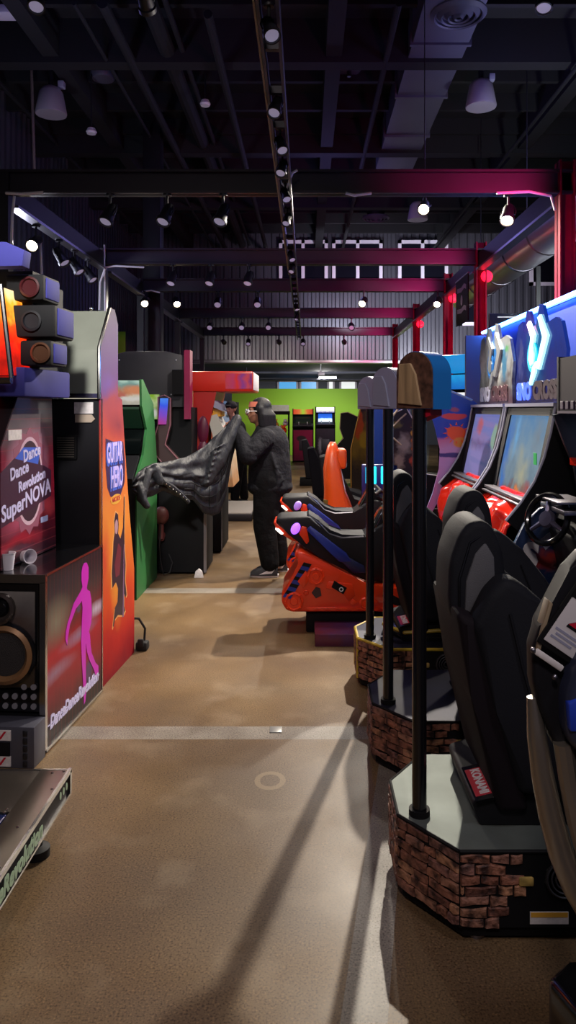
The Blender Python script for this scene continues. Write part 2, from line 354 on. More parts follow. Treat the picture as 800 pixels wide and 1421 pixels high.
# ------------------------------------------------------------------ ceiling fittings
d = thing('air_duct', 'wide grey rectangular air duct hanging under the dark ceiling', 'air duct', (1.62, 8, 6.0))
MB().box(-.34, .34, -1.5, 5.6, 0, .45, bev=.01).build('duct_body', M_['duct'], d)
for y in (.9, 2.4, 3.9): MB().box(-.37, .37, y, y+.05, -.03, .47).build('flange', M_['duct'], d)
for (px, py, dd, lab) in ((637, 20, 8.24, 'large round louvred air diffuser under the grey duct'), (522, 303, 17.0, 'small round air diffuser above the far windows')):
    p = P(px, py, dd); t = thing('air_diffuser', lab, 'air diffuser', (p.x, p.y, p.z))
    for k in range(4): MB().lathe([(.31-.075*k, .03), (.31-.075*k, .0), (.27-.075*k, -.035-.008*k), (.255-.075*k, -.02-.008*k), (.27-.075*k, .03)], n=32).build('ring', M_['duct'], t)
    MB().cyl((0, 0, .02), (0, 0, max(.05, (6.0 if dd < 9 else 6.5)-p.z)), .2).build('neck', M_['steel'], t)
sd = thing('spiral_duct', 'shiny silver round duct outside the right row of red posts', 'air duct', (2.95, 6.5, 3.75))
MB().cyl((0, 0, 0), (0, 7.5, 0), .27, n=24).build('duct_body', M_['spiral'], sd)
for k in range(7): MB().lathe([(.275, 0), (.285, .02), (.275, .04)], (0, .3+k*1.1, 0), (0, 1, 0), 24).build('seam_band', M_['alu'], sd)
for k in range(3): MB().cyl((0, .8+k*2.6, .27), (0, .8+k*2.6, 2.75), .008, n=6).build('hanger_rod', M_['steel'], sd)
def bell(px, py, dd, lab):
    p = P(px, py, dd); t = thing('pendant_light', lab, 'pendant light', (p.x, p.y, p.z))
    MB().lathe([(.20, -.02), (.205, .0), (.155, .27), (.11, .33), (.05, .36), (.045, .36), (.1, .32), (.145, .26), (.19, .0)], n=24).build('shade', mat('bell_shade', '#8f8a94', .4), t)
    MB().lathe([(.001, .03), (.18, .035), (.18, .045), (.001, .05)], n=24).build('glass', M_['lens'], t)
    MB().cyl((0, 0, .35), (0, 0, 6.5-p.z), .035, n=10).build('stem', M_['steel'], t)
    MB().box(.1, .18, -.05, .05, .33, .42, bev=.01).build('gear_box', M_['lgrey'], t)
bell(71, 157, 9.9, 'bell shaped ceiling pendant at upper left'); bell(668, 147, 9.9, 'bell shaped ceiling pendant at upper right beside the grey duct'); bell(580, 304, 15, 'far bell shaped pendant just behind the bright glaring spotlight')
for px, py, dd, lab in ((485, 96, 10.4, 'round grey ceiling speaker left of the grey duct'), (143, 107, 10.4, 'round grey ceiling speaker above the left pendant')):
    p = P(px, py, dd); t = thing('ceiling_speaker', lab, 'speaker', (p.x, p.y, p.z)); MB().lathe([(.001, -.03), (.15, -.03), (.17, 0), (.17, .06), (.06, .12)], n=24).build('grille', M_['duct'], t)
    MB().cyl((0, 0, .1), (0, 0, 6.26-p.z), .03, n=8).build('stem', M_['steel'], t)
for px, py, lab in ((127, 183, 'small pale smoke detector right of the left pendant'), (285, 144, 'small pale smoke detector left of the central track'), (42, 70, 'small white junction box at the top of the thin hanging rod')):
    p = P(px, py, 10.3); t = thing('smoke_detector' if px > 100 else 'junction_box', lab, 'ceiling fitting', p); MB().lathe([(.001, -.03), (.06, -.03), (.075, 0), (.05, .05)], n=14).build('housing', M_['white'], t); MB().cyl((0, 0, .04), (0, 0, 6.26-p.z), .012, n=6).build('stem', M_['steel'], t)
pipes = [(205, 0, 320, 150, .1), (150, 20, 262, 205, .06), (285, 5, 335, 195, .05), (262, 95, 330, 235, .035), (555, 0, 470, 235, .04), (800, 95, 690, 235, .03), (60, 180, 200, 260, .03), (100, 0, 205, 140, .025)]
for i, (xa, ya, xb, yb, r) in enumerate(pipes):
    xr = (xa-425)/(568-ya); z = 6.1-.12*(i % 3); x = xr*(z-H)
    o = MB().tube([(0, 8, 0), (0, 12, 0), (0, 20.3, 0)], r, 10).build('ceiling_pipe', M_['ceil'])
    o.location = (x, 0, z); tag(o, ['thick dark pipe nearest the left pendant along the ceiling', 'dark pipe beside the thickest ceiling pipe on the left', 'dark conduit with dashed white tape left of the track', 'thin dark pipe between the thick pipe and the track', 'dark pipe along the left side of the grey duct', 'thin pipe along the ceiling right of the right pendant', 'thin pipe at far left below the left pendant', 'thin conduit at far left of the ceiling'][i], 'pipe')
rod = MB().tube([P(43, 72, 10.2), P(48, 238, 10.2)], .02, 8).build('hanging_rod', mat('dull_rod', '#6a5a58', .5)); tag(rod, 'thin pale rod hanging from the ceiling at upper left', 'rod')

# ------------------------------------------------------------------ track spotlights
def make_spot(name='track_spotlight'):
    t = thing(name, '', 'spotlight', (0, 0, 0))
    MB().cyl((0, 0, 0), (0, 0, -.015), .03, n=12).cyl((0, 0, -.01), (0, 0, -.09), .009, n=8).build('stem', M_['steel'], t)
    can = MB().lathe([(.001, .055), (.03, .055), (.036, .03), (.043, -.07), (.05, -.075), (.05, -.1), (.042, -.1), (.04, -.07), (.001, -.068)], n=18).build('can', M_['steel'], t)
    can.location = (0, 0, -.12)
    MB().lathe([(.001, -.088), (.039, -.088), (.039, -.082), (.001, -.08)], n=16).build('lens', M_['lens'], can)
    MB().tube([(-.046, 0, -.04), (-.05, 0, .0), (-.03, 0, .06), (.03, 0, .06), (.05, 0, .0), (.046, 0, -.04)], .005, 6).build('yoke', M_['steel'], can)
    return t
proto = make_spot(); pend = [proto]
def spot(x, y, z, aim, label, lit=0, col=(1, .9, .76), cone=70, group=None, rad=.04, scale=1.25):
    if pend and not lit: t = pend.pop()
    else: t = dup(proto, (0, 0, 0), label)
    t['label'] = label; t.location = (x, y, z); t.scale = (scale,)*3
    if group: t['group'] = group
    can = [c for c in kids(t) if c.name.startswith('can')][0]
    dirv = (Vector(aim)-Vector((x, y, z-.15))).normalized()
    can.rotation_mode = 'QUATERNION'; can.rotation_quaternion = (-dirv).to_track_quat('Z', 'Y')
    if lit:
        ln = [c for c in kids(can) if c.name.startswith('lens')][0]; ln.data = ln.data.copy(); ln.data.materials[0] = M_['lit']
        ld = bpy.data.lights.new('bulb', 'SPOT'); ld.energy = lit; ld.color = col; ld.spot_size = math.radians(cone); ld.spot_blend = .6; ld.shadow_soft_size = rad
        lo = bpy.data.objects.new('bulb', ld); COL.objects.link(lo); lo.parent = can; lo.location = (0, 0, -.105)
    return t
proto['label'] = ''
ORD = ['first', 'second', 'third', 'fourth', 'fifth', 'sixth', 'seventh', 'eighth', 'ninth', 'tenth']
# bright ones the photo shows
spot(1.184, 7.4, 3.78, (-.25, 1.9, 0), 'brightly glaring spotlight just below the nearest cross beam', KEY, cone=125, rad=.035)
o = MB().cyl((1.184, 7.4, 3.78), (1.184, 7.4, 6.5), .005, n=8).build('lamp_rod', M_['steel']); tag(o, 'thin rod the brightly glaring spotlight hangs from', 'rod')
p = P(706, 278, 6.28); spot(p.x, p.y, 3.42, (.9, 4.4, .8), 'spotlight glinting at the right end of the nearest cross beam', LIT*.25)
p = P(50, 318, 7.0); spot(p.x, p.y, 3.335, (-2.6, 3.6, 1.0), 'lit spotlight on the left side rail nearest the camera', LIT*.2, cone=50)
p = P(198, 420, 11.5); spot(p.x+.05, p.y-.08, 3.42, (-1.6, 7.5, .9), 'lit spotlight on the left post of the third cross beam', LIT)
p = P(245, 405, 11.45); spot(p.x, p.y, 3.43, (-.8, 7.4, 0), 'lit spotlight at the left of the third cross beam', LIT*1.3)
p = P(505, 405, 11.45); spot(p.x, p.y, 3.43, (-.6, 7.0, 0), 'lit spotlight at the right of the third cross beam', LIT*1.6)
p = P(608, 372, 11.45); spot(p.x, p.y, 3.43, (.9, 8.0, .3), 'downlight beside the right post of the third cross beam', LIT*.6, cone=46)
# unlit rows
for i, px in enumerate((153, 232, 310)):
    p = P(px, 268, 6.28); spot(p.x, p.y, 3.42, (p.x-.6, 5, 1.0), '%s dark spotlight from the left under the nearest cross beam' % ORD[i], group='spotlights under the nearest cross beam')
for i, yy in enumerate((7.6, 8.1, 8.6)):
    spot(-2.53, yy, 3.335, (-1.4, yy-.4, 1.6), '%s unlit spotlight behind the lit one on the left side rail' % ORD[i], group='spotlights on the left side rail')
for i, px in enumerate((240, 293, 346)):
    p = P(px, 370, 9.34); spot(p.x, p.y, 3.42, (p.x-.4, 8, 1.0), '%s dark spotlight from the left under the second cross beam' % ORD[i], group='spotlights under the second cross beam')
for i, px in enumerate((303, 358)):
    p = P(px, 405, 11.45); spot(p.x, p.y, 3.42, (p.x, 8, .4), '%s pale faced spotlight right of the lit one, third cross beam' % ORD[i], group='spotlights under the third cross beam')
for i, px in enumerate((292, 336, 373, 488)):
    p = P(px, 440, 14.75); spot(p.x, p.y, 3.42, (p.x, 10, .3), '%s spotlight from the left under the fourth cross beam' % ORD[i], group='spotlights under the fourth cross beam')
for i, px in enumerate((310, 345, 387, 421, 478)):
    p = P(px, 465, 18.2); spot(p.x, p.y, 3.42, (p.x+.2, 20.5, 2.9) if i % 2 == 0 else (p.x, 15, .4), '%s spotlight from the left under the fifth cross beam' % ORD[i], LIT*.22 if i % 2 == 0 else 0, cone=80, group='spotlights under the fifth cross beam')
for i, yy in enumerate((3.3, 4.15, 4.75, 5.2, 5.85, 6.6, 8.2, 8.9, 12.3, 13.6)):
    lit = LIT*.5 if i in (2, 4) else 0
    spot(-.165, yy, 3.40, ((-.7 if i % 2 else .5), yy-1.6, .6), '%s spotlight from the camera along the central track' % ORD[i], 0, group='spotlights along the central track', scale=.8)
for i, (x, aim, lab) in enumerate(((52, (-1.6, 3.6, 1.0), 'warm tinted spotlight at the top left corner of the view'), (757, (1, 4, 1), 'spotlight at the top right corner of the view'))):
    p = P(x, 8, 5.2); spot(p.x, p.y, p.z+.22, aim, lab); 
    MB().cyl((p.x, p.y, p.z+.22), (p.x, p.y, 6.5), .012, n=8).build('drop_rod', M_['steel']); o = bpy.data.objects['drop_rod' if i == 0 else 'drop_rod.001']; tag(o, ['thin drop rod above the warm tinted spotlight at top left', 'thin drop rod above the spotlight at top right'][i], 'rod')
p = P(200, 2, 5.0); t = spot(p.x, p.y, p.z+.2, (-1, 8, 3), 'violet tinted spotlight at the top edge left of the track')
MB().cyl((p.x, p.y, p.z+.2), (p.x, p.y, 6.5), .012, n=8).build('drop_rod', M_['steel']); tag(bpy.data.objects['drop_rod.002'], 'thin drop rod above the violet tinted spotlight', 'rod')
# unseen lamps without bodies, added as fill to brighten and tint the hall
def unseen_lamp(name, pos, energy, col, rad=.25, kind='POINT', aim=None, cone=120):
    ld = bpy.data.lights.new(name, kind); ld.energy = energy; ld.color = col; ld.shadow_soft_size = rad
    o = bpy.data.objects.new(name, ld); COL.objects.link(o); o.location = pos
    if kind == 'SPOT': ld.spot_size = math.radians(cone); ld.spot_blend = .7; o.rotation_euler = (Vector(aim)-Vector(pos)).to_track_quat('-Z', 'Y').to_euler()
    return o
unseen_lamp('fill_lamp', (-.6, -1.6, 4.6), FILL*1.25, (1, .86, .82), .3, 'SPOT', (-1.1, 3.6, .7), 66)
unseen_lamp('fill_lamp', (.9, 4.4, 3.3), FILL*.8, (1, .9, .82), .12, 'SPOT', (-1.2, 4.4, .2), 50)
unseen_lamp('fill_lamp', (.1, 6.0, 3.3), FILL*.75, (1, .9, .78), .12, 'SPOT', (-1.3, 7.4, .7), 84)
unseen_lamp('fill_lamp', (-.6, 4.8, 3.3), FILL*.45, (1, .9, .82), .12, 'SPOT', (.4, 6.2, .4), 90)
unseen_lamp('fill_lamp', (2.0, .3, 4.6), FILL*.5, (.95, .9, 1), .3, 'SPOT', (.8, 3.2, .6), 90)
unseen_lamp('fill_lamp', (.2, 8.6, 3.38), FILL*.9, (1, .86, .68), .1, 'SPOT', (-.2, 8.8, 0), 120)
unseen_lamp('fill_lamp', (-.1, 13, 3.38), FILL*1.4, (1, .88, .72), .1, 'SPOT', (0, 13, 0), 130)
unseen_lamp('fill_lamp', (.2, 17, 3.38), FILL*1.2, (1, .9, .78), .1, 'SPOT', (0, 17, 0), 130)
unseen_lamp('fill_lamp', (.5, 23.5, 2.9), FILL*1.1, (1, .97, .9), .2, 'SPOT', (.2, 24.5, 0), 150)
unseen_lamp('fill_lamp', (.6, 29, 2.8), FILL*.6, (1, .97, .92), .2)
unseen_lamp('fill_lamp', (-.8, 1.2, 3.6), FILL*3.0, (1, .97, .92), .12, 'SPOT', (-1.35, 4.35, 2.0), 24)
unseen_lamp('fill_lamp', (3.4, 17.5, 2.6), FILL*3.2, (.95, .95, 1), .2, 'SPOT', (3.6, 20.5, 3.3), 110)
unseen_lamp('fill_lamp', (1.0, 17.6, 3.9), FILL*1.2, (.85, .85, 1), .2, 'SPOT', (1.6, 20.5, 5.6), 120)
unseen_lamp('fill_lamp', (3.9, 8.6, 2.9), FILL*.9, (.9, .97, 1), .2, 'SPOT', (2.9, 9.5, 3.8), 130)
unseen_lamp('fill_lamp', (-3.3, 8.0, 2.9), FILL*.3, (.75, .78, 1), .2)
for i, (x, y, z) in enumerate(((2.75, 5.0, 2.95), (2.75, 8.4, 2.9), (2.75, 10.5, 2.9), (2.75, 13.4, 2.9))):
    pass
for i, (x, y) in enumerate(((2.02, 5.35), (2.02, 8.35), (2.02, 10.6), (2.02, 13.7), (2.02, 17.2))):
    unseen_lamp('red_wash', (1.85, y-.05, 3.3), REDP*1.5, (1, .04, .27), .06, 'SPOT', (1.45, y+.95, 3.5), 72)
    unseen_lamp('red_wash', (1.6, y+.2, 2.2), REDP*.5, (1, .03, .2), .06, 'SPOT', (2.2, y+.9, 2.6), 80)
for x, y, z, e in ((-2.5, 7, 4.7, .8), (2.6, 8.5, 4.9, 1.2), (.4, 14, 4.9, 1.2)): unseen_lamp('violet_uplight', (x, y, z), BLUEP*e, (.35, .3, 1), .2)
# ================================================================== LEFT SIDE
def bars(b, spec):
    for s in spec: b.box(*s)
    return b
# ---- dance machine (faces the camera)
LR = -math.atan(.055/.75)
dm = thing('dance_machine', 'tall dance arcade machine with pink dancer on its dark red side, at left', 'arcade machine', (-1.21, 3.44, 0), LR)
sideart = art('dance_print_and_sheen', [(0, '#0c0b0e'), (.14, '#200b12'), (.3, '#7a0c1e'), (.5, '#a01424'), (.62, '#6e1420'), (.78, '#3a2c2c'), (.9, '#24222a'), (1, '#141318')], 'z', 0, .83,
   [((0, .12, .58), (1, .22, .14), '#77715f', 1.0), ((0, .6, .78), (1, .2, .12), '#16131c', .8), ((0, .1, .34), (1, .3, .05), '#8b6a80', 1), ((0, .42, .43), (1, .3, .045), '#8a6f8a', 1), ((0, .66, .5), (1, .2, .05), '#b9a9bd', .9),  # the grey patch is a reflection painted over the print
    ((0, .4, .57), (1, .03, .03), '#4c3a58', .4), ((0, .56, .5), (1, .04, .07), '#55394f', .5), ((0, .55, .2), (1, .06, .07), '#4a3858', .5)], noise=(5, .1), warp=.03, lines=('y', .045, .08, '#8a1a26'), rough=.4)
MB().box(-1.0, -.004, .012, .75, .02, .83).build('base_body', M_['black'], dm, smooth=0)
MB().box(-.004, .004, .01, .75, .02, .825).build('side_panel', sideart, dm, smooth=0, label='dark red printed side panel with a pale beam')
b = MB(); bars(b, [(-1.0, .006, -.012, .012, .795, .835), (-.022, .006, -.012, .012, .02, .8), (.0, .008, .0, .75, .825, .837), (.0, .008, .742, .752, .02, .83), (.0, .008, 0, .75, .01, .024)])
b.build('edge_trim', M_['chrome'], dm, smooth=0, label='chrome edge trim')
for x, y in ((-.06, .06), (-.06, .68), (-.9, .06), (-.9, .68)): MB().cyl((x, y, 0), (x, y, .025), .03).build('foot', M_['rubber'], dm)
b = MB().box(-1.0, .0, .0, .75, .83, .836); b.build('deck', M_['gloss'], dm, smooth=0)
# pink dancer print
fy = lambda px, py: ((lambda d: (d-3.44)/math.cos(LR))(3.44+.75*((px-61.5)/72.0)**1.0*1.0), 0)
def dancer():
    # (y, z) outline drawn in panel units
    o = [(.43,.775),(.455,.79),(.49,.785),(.515,.75),(.515,.69),(.49,.64),(.5,.625),(.535,.61),(.555,.56),(.565,.47),(.555,.42),(.52,.38),(.535,.36),(.545,.30),(.56,.245),(.62,.165),(.665,.13),(.665,.085),(.64,.06),(.615,.1),(.59,.14),(.53,.21),(.495,.27),(.475,.33),
         (.475,.22),(.478,.12),(.485,.06),(.47,.0),(.45,-.01),(.445,.05),(.435,.14),(.42,.25),(.41,.36),(.42,.46),(.43,.54),(.42,.585),(.34,.565),(.26,.50),(.235,.44),(.225,.40),(.205,.44),(.21,.48),(.23,.515),(.31,.60),(.40,.64),(.43,.66),(.415,.70),(.415,.745)]
    return o
Mside = Matrix(((0, 0, 1, .0045), (1, 0, 0, 0), (0, 1, 0, 0), (0, 0, 0, 1)))     # panel plane: x->y, y->z, normal +x
flat([(y+.02, z*.93+.055) for y, z in dancer()], Mside, .0015).build('dancer_print', M_['pink'], dm, smooth=0, label='magenta dancer silhouette')
text('lettering', 'DanceDanceRevolution', .085, M_['text'], dm, frame((.0055, .36, .125), (0, 1, .0), (0, 0, 1)), shear=.25, bold=.003, sx=.86, spacing=.92)
flat([(0.02, .118), (.7, .118), (.7, .124), (.02, .124)], Mside, .0012).build('lettering_rule', M_['text'], dm, smooth=0)
# speaker front
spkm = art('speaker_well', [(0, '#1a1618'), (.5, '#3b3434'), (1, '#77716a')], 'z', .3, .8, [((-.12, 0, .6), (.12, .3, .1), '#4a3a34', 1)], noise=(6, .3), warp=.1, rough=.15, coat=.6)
MB().box(-.98, -.03, -.004, .012, .30, .79, bev=.003).build('speaker_panel', M_['gloss'], dm, smooth=0)
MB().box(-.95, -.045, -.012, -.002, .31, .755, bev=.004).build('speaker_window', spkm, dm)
for cx in (-.185, -.80):
    wf = MB().lathe([(.135, 0), (.137, .02), (.118, .03), (.103, .012), (.1, .005)], (cx, -.012, .465), (0, -1, 0), 36).build('woofer', mat('woofer_ring', '#8f6a48', .35, .3), dm)
    MB().lathe([(.001, .012), (.06, .014), (.1, .008), (.102, 0)], (cx, -.012, .465), (0, -1, 0), 36).build('grille', mat('speaker_mesh', '#2e2a2a', .8, bump=.8, bscale=300), wf)
    MB().lathe([(.15, 0), (.152, .016), (.138, .018), (.137, .0)], (cx, -.012, .465), (0, -1, 0), 36).build('rim', M_['gloss'], wf)
    tw = MB().lathe([(.07, 0), (.074, .03), (.06, .035), (.052, .01), (.001, -.0)], (cx-.02, -.012, .68), (0, -1, 0), 28).build('tweeter', mat('tweeter_horn', '#453c38', .3, .5), dm)
    MB().lathe([(.001, .022), (.03, .02), (.045, .006)], (cx-.02, -.012, .68), (0, -1, 0), 24).build('dome', M_['gloss'], tw)
b = MB()
for r in range(3):
    for k in range(12):
        if r == 2 and k > 1: continue
        b.cyl((-.05-.045*k-(0 if r else .0), -.008, .225+.045*r), (-.05-.045*k, -.014, .225+.045*r), .014, n=10)
b.build('vent_dots', mat('pale_vent_dots', '#77747a', .5), dm)
MB().box(-1.0, -.02, -.007, .012, .2, .30).build('vent_panel', M_['gloss'], dm, smooth=0)
# monitor body
mart = art('monitor_side_print', [(0, '#2a1420'), (.22, '#5c1226'), (.4, '#8e1630'), (.62, '#7a2034'), (.74, '#5c4a50'), (.88, '#4d4a50'), (1, '#38363e')], 'z', .84, 1.69,
  [((0, .33, 1.28), (1, .27, .30), '#b98aa0', .5), ((0, .33, 1.26), (1, .22, .24), '#8c2a3c', .5), ((0, .2, 1.05), (1, .2, .1), '#b0506a', 1), ((0, .55, 1.08), (1, .12, .06), '#b8404a', 1), ((0, .2, .95), (1, .4, .04), '#a01830', 1), ((0, .15, 1.52), (1, .3, .06), '#6a6468', 1)], noise=(5, .14), warp=.12, lines=('z', .05, .07, '#a04048'), rough=.3, coat=.3)
prof = [(.03, .84), (.66, .84), (.60, 1.69), (.22, 1.69), (.03, 1.42)]
MB().prism(prof, 'x', -1.0, -.232).build('monitor_body', M_['black'], dm, smooth=0)
MB().prism(prof, 'x', -.232, -.226).build('monitor_side', mart, dm, smooth=0, label='crimson printed monitor side')
MB().prism([(.06, 1.02), (.03, 1.4), (.2, 1.62), (.2, 1.0)], 'x', -.9, -.3).build('screen', art('dance_screen', [(0, '#102060'), (.5, '#7030a0'), (1, '#20c0e0')], 'z', 1, 1.65, emit=1.2), dm, smooth=0)
Mm = Matrix(((0, 0, 1, -.226), (1, 0, 0, 0), (0, 1, 0, 0), (0, 0, 0, 1)))
def ell(cx, cy, rx, ry, n=32): return [(cx+rx*math.cos(2*PI*i/n), cy+ry*math.sin(2*PI*i/n)) for i in range(n)]
flat([(.33+(.20 if k % 2 else .165)*math.cos(2*PI*k/28)*1.15, 1.235+(.275 if k % 2 else .245)*math.sin(2*PI*k/28)) for k in range(28)], Mm, .0006).build('logo_burst', mat('logo_burst', '#8a4a60', .5), dm, smooth=0)
flat(ell(.33, 1.235, .155, .225), Mm, .001).build('logo_disc_rim', mat('logo_rim', '#c9a9b9', .4), dm, smooth=0)
flat(ell(.33, 1.235, .138, .205), Mm, .0018).build('logo_disc', mat('logo_dark_disc', '#3a2230', .4), dm, smooth=0)
flat([(.02, 1.04), (.59, 1.13), (.59, 1.27), (.50, 1.30), (.16, 1.36), (.02, 1.30)], Mm, .0022).build('logo_band', mat('logo_band', '#3c1c33', .4), dm, smooth=0)
up = (0, -.10, 1); ru = (0, 1, .16)
for s, y, z, sz, m, sx in (('Dance', .35, 1.375, .082, 'text', .95), ('Dance', .21, 1.295, .082, 'text', .95), ('Revolution', .355, 1.235, .072, 'text', 1.0), ('SuperNOVA', .30, 1.142, .108, 'text', 1.0)):
    text('lettering', s, sz, M_[m], dm, frame((-.2235, y, z), ru, up), bold=.0025, sx=sx, shear=.1)
flat([(.08, 1.25), (.42, 1.30), (.46, 1.40), (.26, 1.41), (.10, 1.32)], Mm, .002).build('logo_blue_flash', M_['textblue'], dm, smooth=0)
MB().box(-.228, -.2245, .1, .24, 1.45, 1.50).build('notice', M_['label'], dm, smooth=0, label='small pale sticker')
MB().box(-.228, -.2245, .46, .55, 1.0, 1.03).build('notice', mat('blue_sticker', '#8f98c0', .5), dm, smooth=0, label='small bluish sticker')
# upper rig: marquee, lamp boxes
mq = art('marquee_glow', [(0, '#5a0a08'), (.35, '#d81a08'), (.6, '#ff4a10'), (.8, '#ffb030'), (1, '#ffdca0')], 'z', 1.72, 2.2, noise=(9, .4), emit=1.6)
MB().prism([(-1.0, 1.76), (-.16, 1.76), (-.21, 2.17), (-1.0, 2.17)], 'y', .0, .3).build('marquee', mq, dm, smooth=0, label='glowing red and orange marquee')
b = MB().tube([(-.155, -.012, 1.745), (-.207, -.012, 2.18)], .012, 8).tube([(-1.0, -.012, 1.735), (-.155, -.012, 1.735)], .018, 8); b.build('marquee_frame', M_['chrome'], dm)
MB().box(-1.0, -.17, .3, .62, 1.69, 2.25).build('marquee_back', M_['black2'], dm, smooth=0)
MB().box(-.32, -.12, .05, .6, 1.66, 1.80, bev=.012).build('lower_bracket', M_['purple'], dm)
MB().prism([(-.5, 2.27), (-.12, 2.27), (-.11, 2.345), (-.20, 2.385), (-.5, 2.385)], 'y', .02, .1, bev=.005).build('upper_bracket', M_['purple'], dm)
def lampbox(x0, x1, z0, z1, y0, y1, led, yaw=0):
    bx = MB().box(x0, x1, y0, y1, z0, z1, bev=.012).build('lamp_box', M_['black2'], dm, label='black stage lamp box')
    MB().box(x1-.006, x1+.006, y0+.03, y1-.015, z0+.012, z1-.012, bev=.008).build('violet_lit_side', M_['purple'], bx, label='side face with violet light in its colour')
    cx, cz = (x0+x1)/2+.03, (z0+z1)/2
    MB().lathe([(.0455, 0), (.05, .012), (.04, .014), (.036, .004), (.001, .003)], (cx, y0, cz), (0, -1, 0), 24).build('lamp_glass', led, bx)
lampbox(-.25, -.062, 2.125, 2.25, .12, .32, mat('dull_red_glass', '#3a1418', .3))
lampbox(-.28, .004, 1.945, 2.10, .10, .34, M_['black'])
lampbox(-.17, -.015, 1.81, 1.93, .10, .30, mat('brass_glass', '#6a4a38', .25, .6))
MB().box(-.35, -.15, .2, .3, 1.8, 2.28).build('lamp_post', M_['black2'], dm, smooth=0)
# ---- grey terminal box in front of the dance machine
tb = thing('terminal_box', 'low grey metal box with white red-marked labels in front of the speaker', 'box', (-1.21, 3.30, 0), LR)
MB().box(-.5, -.0, 0, .12, .0, .185, bev=.004).build('housing', mat('blue_grey_metal', '#4a4a56', .45, .3), tb)
MB().box(-.42, -.11, -.006, .002, .055, .115).build('slot', M_['black2'], tb, smooth=0)
for z, n in ((.125, 'top'), (.01, 'bottom')):
    l = MB().box(-.42, -.105, -.006, .002, z, z+.045).build('sticker', M_['label'], tb, smooth=0)
    MB().prism([(-.16, z+.012), (-.15, z+.005), (-.125, z+.04), (-.135, z+.04), (-.15, z+.02)], 'y', -.008, -.004).build('red_tick', M_['redprint'], l, smooth=0)
b = MB()
for k in range(5): b.box(-.05, -.03, -.008, .0, .01+k*.034, .035+k*.034, bev=.003)
b.build('hinge', M_['steel'], tb)
# ---- dance pad
pd = thing('dance_pad', 'low silver dance platform at the lower left edge with lettered side', 'dance platform', (-.915, 2.88, 0))
MB().box(-1.6, -.006, -1.55, 0, .11, .19).build('pad_body', M_['black'], pd, smooth=0)
MB().box(-1.6, -.03, -.30, -.004, .19, .2).build('top_plate', M_['pad'], pd, smooth=0)
MB().box(-.115, -.003, -1.55, -.0, .192, .203, bev=.002).build('side_rail', mat('pad_rail', '#8d8378', .3, .9), pd)
b = MB().box(-.006, .004, -1.55, .004, .192, .208).box(-.006, .004, -.012, .004, .115, .2).box(-.006, .003, -1.55, .004, .108, .116).box(-1.6, .0, -.004, .004, .19, .204); b.build('edge_trim', M_['chrome'], pd, smooth=0, label='chrome edge trim')
for y0 in (-.66, -1.02, -1.38):
    a = MB().box(-.47, -.12, y0, y0+.35, .185, .2, bev=.006).build('arrow_panel' if y0 == -.66 else 'step_panel', M_['padblue'] if y0 != -1.02 else M_['pad'], pd, label='dark blue arrow panel' if y0 != -1.02 else None)
    if y0 != -1.02:
        MB().box(-.45, -.16, y0+.285, y0+.292, .2, .2015).build('line', M_['padline'], a, smooth=0)
        cx, cy = -.30, y0+.15
        pts = [(cx+.10, cy+.05), (cx+.115, cy-.02), (cx+.06, cy-.07), (cx-.02, cy-.075), (cx-.1, cy), (cx-.03, cy+.07), (cx+.06, cy+.08)]
        MB().tube([(x, y, .201) for x, y in pts], .005, 6, closed=True).build('arrow_outline', M_['padline'], a)
b = MB()
for (x, y) in ((-.06, -.03), (-.02, -.018), (-.02, -.15), (-.05, -.4), (-.02, -.62), (-.13, -.31), (-.13, -.29), (-.3, -.02)): b.ball((x, y, .204), (.006, .006, .003), 8)
b.build('screws', M_['chrome'], pd)
for x, y in ((-.05, -.22), (-.05, -1.3), (-1.4, -.22)): MB().lathe([(.045, 0), (.045, .03), (.02, .04), (.02, .112)], (x, y, 0)).build('foot', M_['rubber'], pd)
text('lettering', 'DanceDanceRevolution', .075, M_['gtext'], pd, frame((.0035, -.68, .152), (0, 1, 0), (0, 0, 1)), shear=.2, bold=.003, sx=1.02, ext=.0008)
b = MB()
for k in range(3): b.prism(ell(-.055-.035*k, .165, .008, .014, 12), 'x', .002, .0045)
b.build('vent_slots', M_['gtext'], pd, smooth=0)
# ---- paper cups
for i, (px, py, dd, lying) in enumerate(((11, 784, 3.53, 0), (36, 777, 3.70, 1))):
    p = P(px, py, dd); b = MB(); 
    prof = [(.001, 0), (.024, 0), (.034, .078), (.0365, .078), (.0365, .082), (.033, .081), (.023, .006), (.001, .006)]
    if lying:
        dr = Vector((.75, -.6, .12)).normalized(); b.lathe(prof, Vector((p.x-.03, p.y+.02, .836+.027)), dr, 20)
    else: b.lathe(prof, (p.x, p.y, .837), (0, 0, 1), 20)
    o = b.build('paper_cup', M_['paper']); tag(o, ['upright white paper cup on the dance machine deck', 'white paper cup lying on its side on the dance machine deck'][i], 'cup', 'cups on the dance machine')

